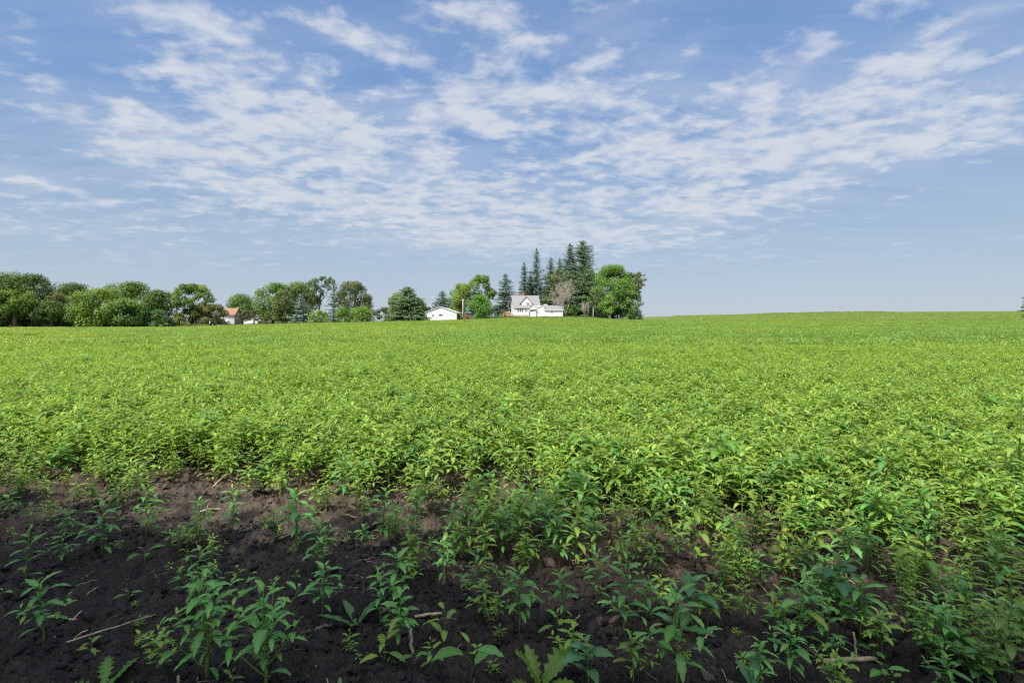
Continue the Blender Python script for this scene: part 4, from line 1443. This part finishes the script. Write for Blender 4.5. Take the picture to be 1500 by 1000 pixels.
    T('broadleaf_tree', 'low leafy tree in front of the pale trunk', 893, 438, 34, 164, (.08, .142, .03), 59, 461, 16, (.13, .2), .9, bark='pale_bark', trunk_r=.30)
    T('shrub', 'dark shrub at the foot of the low tree by the open field', 932, 456, 22, 162, (.042, .078, .026), 60, None, 12, ls=.4, cat='shrub', trunk=False)
    T('shrub', 'shadowed undergrowth shrub between the two pale trunks', 905, 453, 26, 168, (.036, .062, .026), 61, None, 12, ls=.4, cat='shrub', trunk=False)
    T('shrub', 'shadowed shrub below the dark spruce skirt', 868, 446, 24, 176, (.04, .066, .032), 62, None, 12, ls=.4, cat='shrub', trunk=False)
    T('birch_tree', 'slim white trunked tree in front of the dark spruce skirt', 869, 424, 20, 165, (.062, .098, .034), 63, 452, 14, (.13, .2), .6, bark='pale_bark', trunk_r=.16)
    T('dying_tree', 'thin dying tree with sparse greyish leaves reaching out over the field', 934, 398, 24, 172, (.095, .122, .055), 64, 440, 22, (.08, .15), .4, wide=.4, trunk_r=.09, sideways=.3)
    C('spruce', 'edge of a lone dark tree at the right border above the skyline', 1513, 410, 24, 190, (.036, .05, .034), 66, power=.6, ragged=.3)
    # the row of trees behind the photographer, whose shade covers the bare strip
    for k, (x, y, H, W) in enumerate(((-12.5, -2.7, 9.3, 5.2), (-9.6, -2.75, 9.6, 5.4), (-6.8, -2.85, 9.2, 5.2), (-4.0, -3.0, 9.5, 5.4), (-1.4, -3.25, 9.2, 5.2), (1.3, -3.5, 9.5, 5.4), (4.0, -3.7, 9.3, 5.2))):
        SHADE.append(shade_tree(x, y, H, W, 80 + k))

SHADE = []
def shade_tree(x, y, H, W, seed):
    r = np.random.default_rng(seed)
    root = thing('roadside_tree', 'dense leafy tree in the row behind the bare strip, shading it', 'tree', (x, y, 0), 0, 'row of trees shading the bare strip')
    cb = 3.4
    zc, rz, rx = (cb + H) / 2, (H - cb) / 2, W / 2
    lobes = 30
    d = rand_dir(lobes, r)
    f = r.uniform(.25, .78, lobes)
    Rr = r.uniform(.16, .26, lobes) * W
    Cc = d * f[:, None] * np.array([rx, rx, rz]) + np.array([0, 0, zc])
    n = 7500
    li = r.integers(0, lobes, n)
    dd = rand_dir(n, r)
    P = Cc[li] + dd * (Rr[li] * r.uniform(.3, 1.1, n))[:, None]
    Nn = dd + rand_dir(n, r)
    Nn /= np.linalg.norm(Nn, axis=1, keepdims=True)
    colr = np.array(MID)[None, :] * r.uniform(.8, 1.2, (n, 1))
    link('crown', quads_mesh('crown', sprays(P, Nn, .26 * r.uniform(.6, 1.3, n), r), colr, 'crown_leaf'), root)
    b = MB()
    b.tube([(0, 0, -.2), (.05, 0, 2.5), (0, .1, H * .7)], [.2, .16, .05], 8)
    for k in range(8):
        b.tube([(.03, .03, 2 + .3 * k), tuple((Cc[k] + np.array([0, 0, 2 + .3 * k])) / 2), tuple(Cc[k])], [.07, .05, .02], 5)
    b.build('trunk', 'bark', root, True)
    return root
trees()
# ------------------------------------------------------------------ farm buildings
def slab(b, ax, a0, a1, p, q, th, m=0):
    """sloping roof slab: profile edge p -> q (2D), thickness th, run along axis"""
    d = Vector((q[0] - p[0], q[1] - p[1])).normalized()
    nrm = Vector((-d.y, d.x))
    if nrm.y < 0: nrm = -nrm
    b.prism([p, q, (q[0] + nrm.x * th, q[1] + nrm.y * th), (p[0] + nrm.x * th, p[1] + nrm.y * th)], ax, a0, a1, m)

def window(root, x, z, w, h, y, axis='y', frame='white_trim', sill=False):
    """pane set in a frame that stands proud of the wall; x, z are its middle"""
    b = MB()
    f = .09
    def bx(bb, x0, x1, z0, z1, d0, d1):
        if axis == 'y': bb.box(x0, x1, y - d1, y - d0, z0, z1)
        else: bb.box(y - d1, y - d0, x0, x1, z0, z1)
    bx(b, x - w / 2, x + w / 2, z - h / 2, z + h / 2, .0, .03)
    o = b.build('window', 'glass_dark', root)
    c = MB()
    bx(c, x - w / 2 - f, x - w / 2, z - h / 2 - f, z + h / 2 + f, .0, .06)
    bx(c, x + w / 2, x + w / 2 + f, z - h / 2 - f, z + h / 2 + f, .0, .06)
    bx(c, x - w / 2, x + w / 2, z + h / 2, z + h / 2 + f, .0, .058)
    bx(c, x - w / 2, x + w / 2, z - h / 2 - f, z - h / 2, .0, .07)
    if h > .7: bx(c, x - w / 2, x + w / 2, z - .025, z + .025, .03, .05)
    c.build('frame', frame, o)
    return o

def farmhouse():
    D = 170.0
    s = D / F
    X = lambda u: (u - 770) * s
    Z = lambda v: (463.4 - v) * s
    z0 = EYE + (HZ - 463.4) * s
    x0 = at(770, D)
    r = thing('farmhouse', 'white gabled farmhouse with grey roof, brick chimney and attached garage', 'house', (x0, D, z0), math.radians(7))
    ex0, ex1, dep = X(752), X(790.5), 6.6
    ez, rz = Z(446.4), Z(432.4)
    b = MB()
    b.prism([(0, .45), (dep, .45), (dep, ez), (dep / 2, rz - .12), (0, ez)], 'x', ex0, ex1)
    b.build('wall', 'white_siding', r)
    b = MB()
    b.box(ex0 - .05, ex1 + .05, -.05, dep + .05, -1.2, .45)
    b.box(X(752.5), X(775) - .1, -2.1, -.05, -1.2, .42)
    b.build('foundation', 'tan_stone', r)
    b = MB()
    sl = (rz - ez) / (dep / 2)
    slab(b, 'x', ex0 - .35, ex1 + .3, (-.35, ez - .35 * sl), (dep / 2, rz), .14)
    slab(b, 'x', ex0 - .35, ex1 + .3, (dep + .35, ez - .35 * sl), (dep / 2, rz), .14)
    roof = b.build('roof', 'grey_shingle', r)
    b = MB()
    b.box(X(766.2), X(769.8), dep / 2 - .1, dep / 2 + .55, rz - .5, Z(427.2))
    b.box(X(766.2) - .06, X(769.8) + .06, dep / 2 - .16, dep / 2 + .61, Z(427.2) - .18, Z(427.2) - .05)
    b.build('chimney', 'brick', roof)
    b = MB()                                               # trim boards at the eaves and corners
    b.box(ex0 - .3, X(762.5), -.42, -.30, ez - .62, ez - .36)
    b.box(X(779.6), ex1 + .25, -.42, -.30, ez - .62, ez - .36)
    b.box(ex0 - .04, ex0 + .14, -.04, .0, .45, ez - .2)
    b.build('trim', 'white_trim', r)
    # cross gable over the front
    gx0, gx1, pk = X(763.0), X(778.6), Z(434.4)
    gm = (gx0 + gx1) / 2
    ge = Z(443.2)
    b = MB()
    b.prism([(gx0, Z(448)), (gx1, Z(448)), (gx1, ge), (gm, pk - .1), (gx0, ge)], 'y', -.25, dep / 2)
    gab = b.build('front_gable', 'white_siding', r)
    b = MB()
    gs = (pk - ge) / (gm - gx0)
    slab(b, 'y', -.55, dep / 2, (gx0 - .5, ge - .5 * gs), (gm, pk), .12)
    slab(b, 'y', -.55, dep / 2, (gx1 + .6, ge - .6 * gs), (gm, pk), .12)
    b.build('gable_roof', 'grey_shingle', gab)
    for u in (772.0, 774.6):
        window(r, X(u), Z(445), .42, .8, -.25)
    # porch with its row of windows
    b = MB()
    px0, px1 = X(752.5), X(775)
    b.prism([(-2.0, .45), (0 - .01, .45), (-.01, Z(447.2)), (-2.0, Z(451.4))], 'x', px0, px1)
    pw = b.build('porch', 'white_siding', r)
    b = MB()
    slab(b, 'x', px0 - .25, px1 + .1, (-2.35, Z(451.9)), (-.02, Z(446.9)), .10)
    b.build('porch_roof', 'grey_shingle', pw)
    for u in (757.9, 760.8, 763.7):
        window(r, X(u), Z(454.3), .46, 1.05, -2.0)
    window(r, X(769.2), Z(454.6), .42, .82, -2.0)
    for z in (Z(444), Z(456)):                                 # gable end windows
        b = MB()
        b.box(ex0 - .035, ex0, 2.6, 3.2, z - .5, z + .5)
        w = b.build('window', 'glass_dark', r)
        c = MB()
        c.box(ex0 - .06, ex0, 2.48, 2.6, z - .6, z + .6)
        c.box(ex0 - .06, ex0, 3.2, 3.32, z - .6, z + .6)
        c.box(ex0 - .06, ex0, 2.6, 3.2, z + .5, z + .6)
        c.box(ex0 - .06, ex0, 2.6, 3.2, z - .6, z - .5)
        c.build('frame', 'white_trim', w)
    # entry: dark door, low white wall and canopy
    b = MB()
    b.box(X(773.9), X(775.1), -2.05, -2.0, .5, Z(456))
    b.build('door', 'door_dark', r)
    b = MB()
    b.box(X(775.2), X(783.6), -2.3, -1.9, -1.0, Z(456.4))
    b.box(X(775.2), X(775.8), -2.3, -2.2, Z(456.4), Z(453.4))
    b.box(X(782.2), X(782.8), -2.3, -2.2, Z(456.4), Z(453.4))
    b.build('entry_wall', 'white_siding', r)
    b = MB()
    b.prism([(X(774), Z(454.2)), (X(785), Z(453.2)), (X(785), Z(452.9)), (X(780), Z(450.6)), (X(774.2), Z(453.6))], 'y', -2.6, -.3)
    b.build('entry_canopy', 'pale_canopy', r)
    # linking wing with a mono pitched roof, then the garage
    b = MB()
    b.prism([(X(779), -1.0), (X(796.6), -1.0), (X(796.6), Z(447.9)), (X(791), Z(449.2)), (X(783), Z(452.4)), (X(779), Z(453.2))], 'y', -1.75, 3.4)
    b.build('link_wing', 'white_siding', r)
    b = MB()
    slab(b, 'y', -1.95, 3.5, (X(782), Z(452.5)), (X(796.8), Z(446.9)), .07)
    b.build('link_roof', 'white_trim', r)
    gx0, gx1 = X(796.8), X(823.8)
    b = MB()
    b.prism([(-1.9, -1.0), (3.6, -1.0), (3.6, Z(454)), (.85, Z(447.6)), (-1.9, Z(454))], 'x', gx0, gx1)
    b.build('garage', 'white_siding', r)
    b = MB()
    q = (Z(447.2) - Z(454)) / 2.75
    slab(b, 'x', gx0 - .05, gx1 + .25, (-2.2, Z(454) - .3 * q), (.85, Z(447.2)), .1)
    slab(b, 'x', gx0 - .05, gx1 + .25, (3.9, Z(454) - .3 * q), (.85, Z(447.2)), .1)
    b.build('garage_roof', 'grey_shingle', r)
    b = MB()
    b.box(gx0, gx1 + .2, -2.26, -2.18, Z(454.9), Z(454.2))
    b.build('gutter', 'white_trim', r)
    window(r, X(807.6), Z(457.2), .42, .42, -1.9)
    b = MB()
    b.prism([(X(797), Z(448.5)), (X(808), Z(448.5)), (X(803), Z(444.8))], 'y', 2.6, 5.6)
    b.build('rear_gable', 'white_siding', r)
    # timber deck on the left side
    b = MB()
    dx0, dx1 = X(737.4), X(748.5)
    b.box(dx0, dx1, .2, 3.6, .50, .62)
    for x in (dx0 + .1, (dx0 + dx1) / 2, dx1 - .12):
        b.box(x - .07, x + .07, .22, .36, -1.2, .50)
    dk = b.build('deck', 'deck_wood', r)
    b = MB()
    for x in (dx0 + .06, dx0 + .9, dx0 + 1.7, dx1 - .08):
        b.box(x - .06, x + .06, .12, .2, .2, 1.35)
    b.box(dx0, dx1, .1, .21, 1.35, 1.45)
    b.box(dx0, dx1, .13, .18, .78, .86)
    x = dx0 + .2
    while x < dx1 - .1:
        b.box(x - .03, x + .03, .14, .17, .86, 1.35)
        x += .2
    b.build('railing', 'deck_wood', dk)
    b = MB()
    b.prism([(dx0 + .3, 1.46), (dx1 - .1, 1.46), (dx1 - .1, 1.75), (dx1 - .7, 1.7)], 'y', 2.2, 3.4)
    for k in range(5):
        b.box(dx0 - .25 - .28 * k, dx0 - .28 * k, .5, 1.6, .5 - .2 * (k + 1), .58 - .2 * (k + 1))
    b.build('stair', 'deck_wood', dk)
farmhouse()

def shed():
    D = 158.0
    s = D / F
    z0 = EYE + (HZ - 470.5) * s
    r = thing('shed', 'white gable fronted shed with two small dark windows and a plain door', 'shed', (at(645.2, D), D, z0))
    X = lambda u: (u - 645.2) * s
    Z = lambda v: (470.5 - v) * s
    w0, w1, e, k = X(622), X(668.8), Z(457.6), Z(449.4)
    b = MB()
    b.prism([(w0, -1.2), (w1, -1.2), (w1, e), (0, k), (w0, e)], 'y', 0, 13)
    b.build('wall', 'white_siding', r)
    b = MB()
    q = (k - e) / -w0
    slab(b, 'y', -.3, 13.3, (w0 - .35, e - .35 * q), (0, k), .1)
    slab(b, 'y', -.3, 13.3, (w1 + .35, e - .35 * q), (0, k), .1)
    b.build('roof', 'white_metal', r)
    window(r, X(634.3), Z(462), .36, .85, 0, frame='white_trim')
    window(r, X(645.6), Z(461.2), 1.1, .42, 0, frame='white_trim')
    b = MB()
    b.box(X(660.6), X(665.0), -.04, 0, .0, Z(460.9))
    dr = b.build('door', 'white_siding', r)
    b = MB()
    b.box(X(660.1), X(660.6), -.07, 0, .0, Z(460.9))
    b.box(X(665.0), X(665.3), -.07, 0, .0, Z(460.9))
    b.box(X(660.1), X(665.3), -.072, 0, Z(460.9), Z(460.5))
    b.build('door_frame', 'grey_metal', dr)
shed()

def barn():
    D = 170.0
    s = D / F
    z0 = EYE + (HZ - 475.3) * s
    r = thing('barn', 'two storey grey barn with weathered orange roof beside a reddish tree', 'barn', (at(343, D), D, z0), math.radians(6))
    X = lambda u: (u - 343) * s
    Z = lambda v: (475.3 - v) * s
    w0, w1, dep = X(323), X(343), 5.4
    e, k = Z(460.2), Z(451.2)
    b = MB()
    b.prism([(0, -1), (dep, -1), (dep, e), (dep / 2, k - .1), (0, e)], 'x', w0, w1 - .02)
    b.build('wall', 'grey_siding', r)
    b = MB()
    b.prism([(0.02, -1), (dep - .02, -1), (dep - .02, e), (dep / 2, k - .12), (0.02, e)], 'x', w1 - .02, w1 + .04)
    g = b.build('gable_end', 'shade_trim_grey', r)  # this wall's shade is put into its darker colour
    b = MB()
    b.box(w1 + .04, w1 + .09, 0, dep, Z(467.0), Z(466.3))
    b.box(w1 + .04, w1 + .09, 0, .16, -1, e)
    b.box(w1 + .04, w1 + .09, 2.0, 2.14, Z(466.3), e + .6)
    b.build('gable_trim', 'grey_siding', g)
    b = MB()
    sl = (k - e) / (dep / 2)
    slab(b, 'x', w0 - .3, w1 + .45, (-.4, e - .4 * sl), (dep / 2, k), .14)
    slab(b, 'x', w0 - .3, w1 + .45, (dep + .4, e - .4 * sl), (dep / 2, k), .14)
    b.build('roof', 'orange_roof', r)
    b = MB()
    b.box(w0, w1 + .3, -.45, -.36, e - .55, e - .33)
    b.build('eave_trim', 'shade_trim_grey', r)
    b = MB()
    b.box(w0, w1, -.03, 0, Z(466.8), Z(466.4))
    b.build('floor_band', 'shade_trim_grey', r)
    b = MB()
    b.prism([(-3.2, -1), (-.02, -1), (-.02, Z(469)), (-3.2, Z(471.2))], 'x', X(313), X(335.5))
    an = b.build('annex', 'white_siding', r)
    window(an, X(331.5), Z(473), .6, .3, -3.2)
barn()

def small_garage():
    D = 172.0
    s = D / F
    z0 = EYE + (HZ - 475.4) * s
    r = thing('garage', 'small white garage with beige roof half hidden by the reddish spreading tree', 'garage', (at(357, D), D, z0))
    W, dep, e, k = 20.5 * s, 4.5, 7.0 * s, 9.5 * s
    b = MB()
    b.prism([(0, -1), (W, -1), (W, e * .8), (W * .62, k * .86), (0, e * .75)], 'y', 0, dep)
    b.build('wall', 'white_siding', r)
    b = MB()
    slab(b, 'y', -.2, dep + .2, (-.2, e * .74), (W * .62, k * .88), .1)
    slab(b, 'y', -.2, dep + .2, (W + 2.4, e * .34), (W * .62, k * .88), .1)
    b.build('roof', 'beige_roof', r)
    b = MB()
    b.box(1.2, 3.6, -.03, 0, 0, e * .6)
    b.build('door', 'white_trim', r)
small_garage()

def hidden_house():
    D = 137.0
    s = D / F
    z0 = EYE + (HZ - 477.5) * s
    r = thing('house', 'low tan house half hidden under the dark trees at the far left', 'house', (at(39, D), D, z0), math.radians(-24))
    W, dep, e, k = 30 * s, 4.0, 8 * s, 12.5 * s
    b = MB()
    b.prism([(0, -1), (dep, -1), (dep, e), (dep / 2, k), (0, e)], 'x', -W / 2, W / 2)
    b.build('wall', 'pink_siding', r)
    b = MB()
    sl = (k - e) / (dep / 2)
    slab(b, 'x', -W / 2 - .3, W / 2 + .3, (-.5, e - .5 * sl), (dep / 2, k), .12)
    slab(b, 'x', -W / 2 - .3, W / 2 + .3, (dep + .5, e - .5 * sl), (dep / 2, k), .12)
    b.build('roof', 'brown_roof', r)
    window(r, -1.2, e * .55, .8, .8, 0)
    window(r, 1.5, e * .55, .8, .8, 0)
hidden_house()

def poles():
    D = 161.0
    s = D / F
    x = at(678, D)
    z = gz(x, D)
    o = thing('utility_pole', 'thick pale wooden pole before the yellow green tree right of the shed', 'pole', (x, D, z))
    top = EYE + (HZ - 437.5) * s - z
    b = MB()
    b.tube([(0, 0, -.5), (0.02, 0, top * .5), (0, 0, top)], [.24, .21, .19], 10)
    b.build('post', 'pole_wood', o, True)
    b = MB()
    b.box(-.14, .14, -.34, -.2, top * .30, top * .38)
    b.tube([(.0, -.235, 0), (0, -.225, top * .3)], [.035, .035], 6)
    b.build('meter_box', 'grey_metal', o)
    D = 185.0
    s = D / F
    x = at(633.2, D)
    z = gz(x, D)
    o = thing('antenna_mast', 'thin antenna mast sticking up behind the white shed', 'mast', (x, D, z))
    top = EYE + (HZ - 434) * s - z
    b = MB()
    b.tube([(0, 0, -.3), (0, 0, top)], [.075, .05], 6)
    b.build('mast', 'grey_metal', o, True)
    for zz, w in ((top - .3, .28), (top - .8, .38), (top - 1.9, .5), (top - 2.6, .34)):
        b = MB()
        b.tube([(-w, 0, zz), (w, 0, zz)], [.035, .035], 5)
        b.build('crossbar', 'grey_metal', o)
    b = MB()
    b.box(-.14, .14, -.1, .1, top - 1.3, top - .95)
    b.build('signal_box', 'grey_metal', o)
    for u, vt, vb, D, lab in ((1027, 464.5, 469.5, 156, 'pale field stake nearest to the farmstead, alone in the green crop'),
                              (976, 466, 470, 158, 'short pale field stake right beside the end tree of the farmstead'),
                              (1293, 462, 466, 190, 'pale field stake low on the hill between the two far ones'),
                              (1455, 460, 464, 210, 'left one of the close pair of pale stakes by the right border'),
                              (1461, 460.5, 464, 210, 'right one of the close pair of pale stakes by the right border')):
        s = D / F
        x = at(u, D)
        z = gz(x, D)
        top = EYE + (HZ - vt) * s - z
        o = thing('field_stake', lab, 'stake', (x, D, z), 0, 'pale stakes in the crop')
        b = MB()
        b.tube([(0, 0, -.3), (0, 0, max(top, .95))], [.03, .03], 6)
        b.build('post', 'stake_wood', o, True)
        b = MB()
        b.tube([(0, 0, max(top, .95)), (0, 0, max(top, .95) + .1)], [.04, .02], 6)
        b.build('cap', 'stake_wood', o, True)
poles()
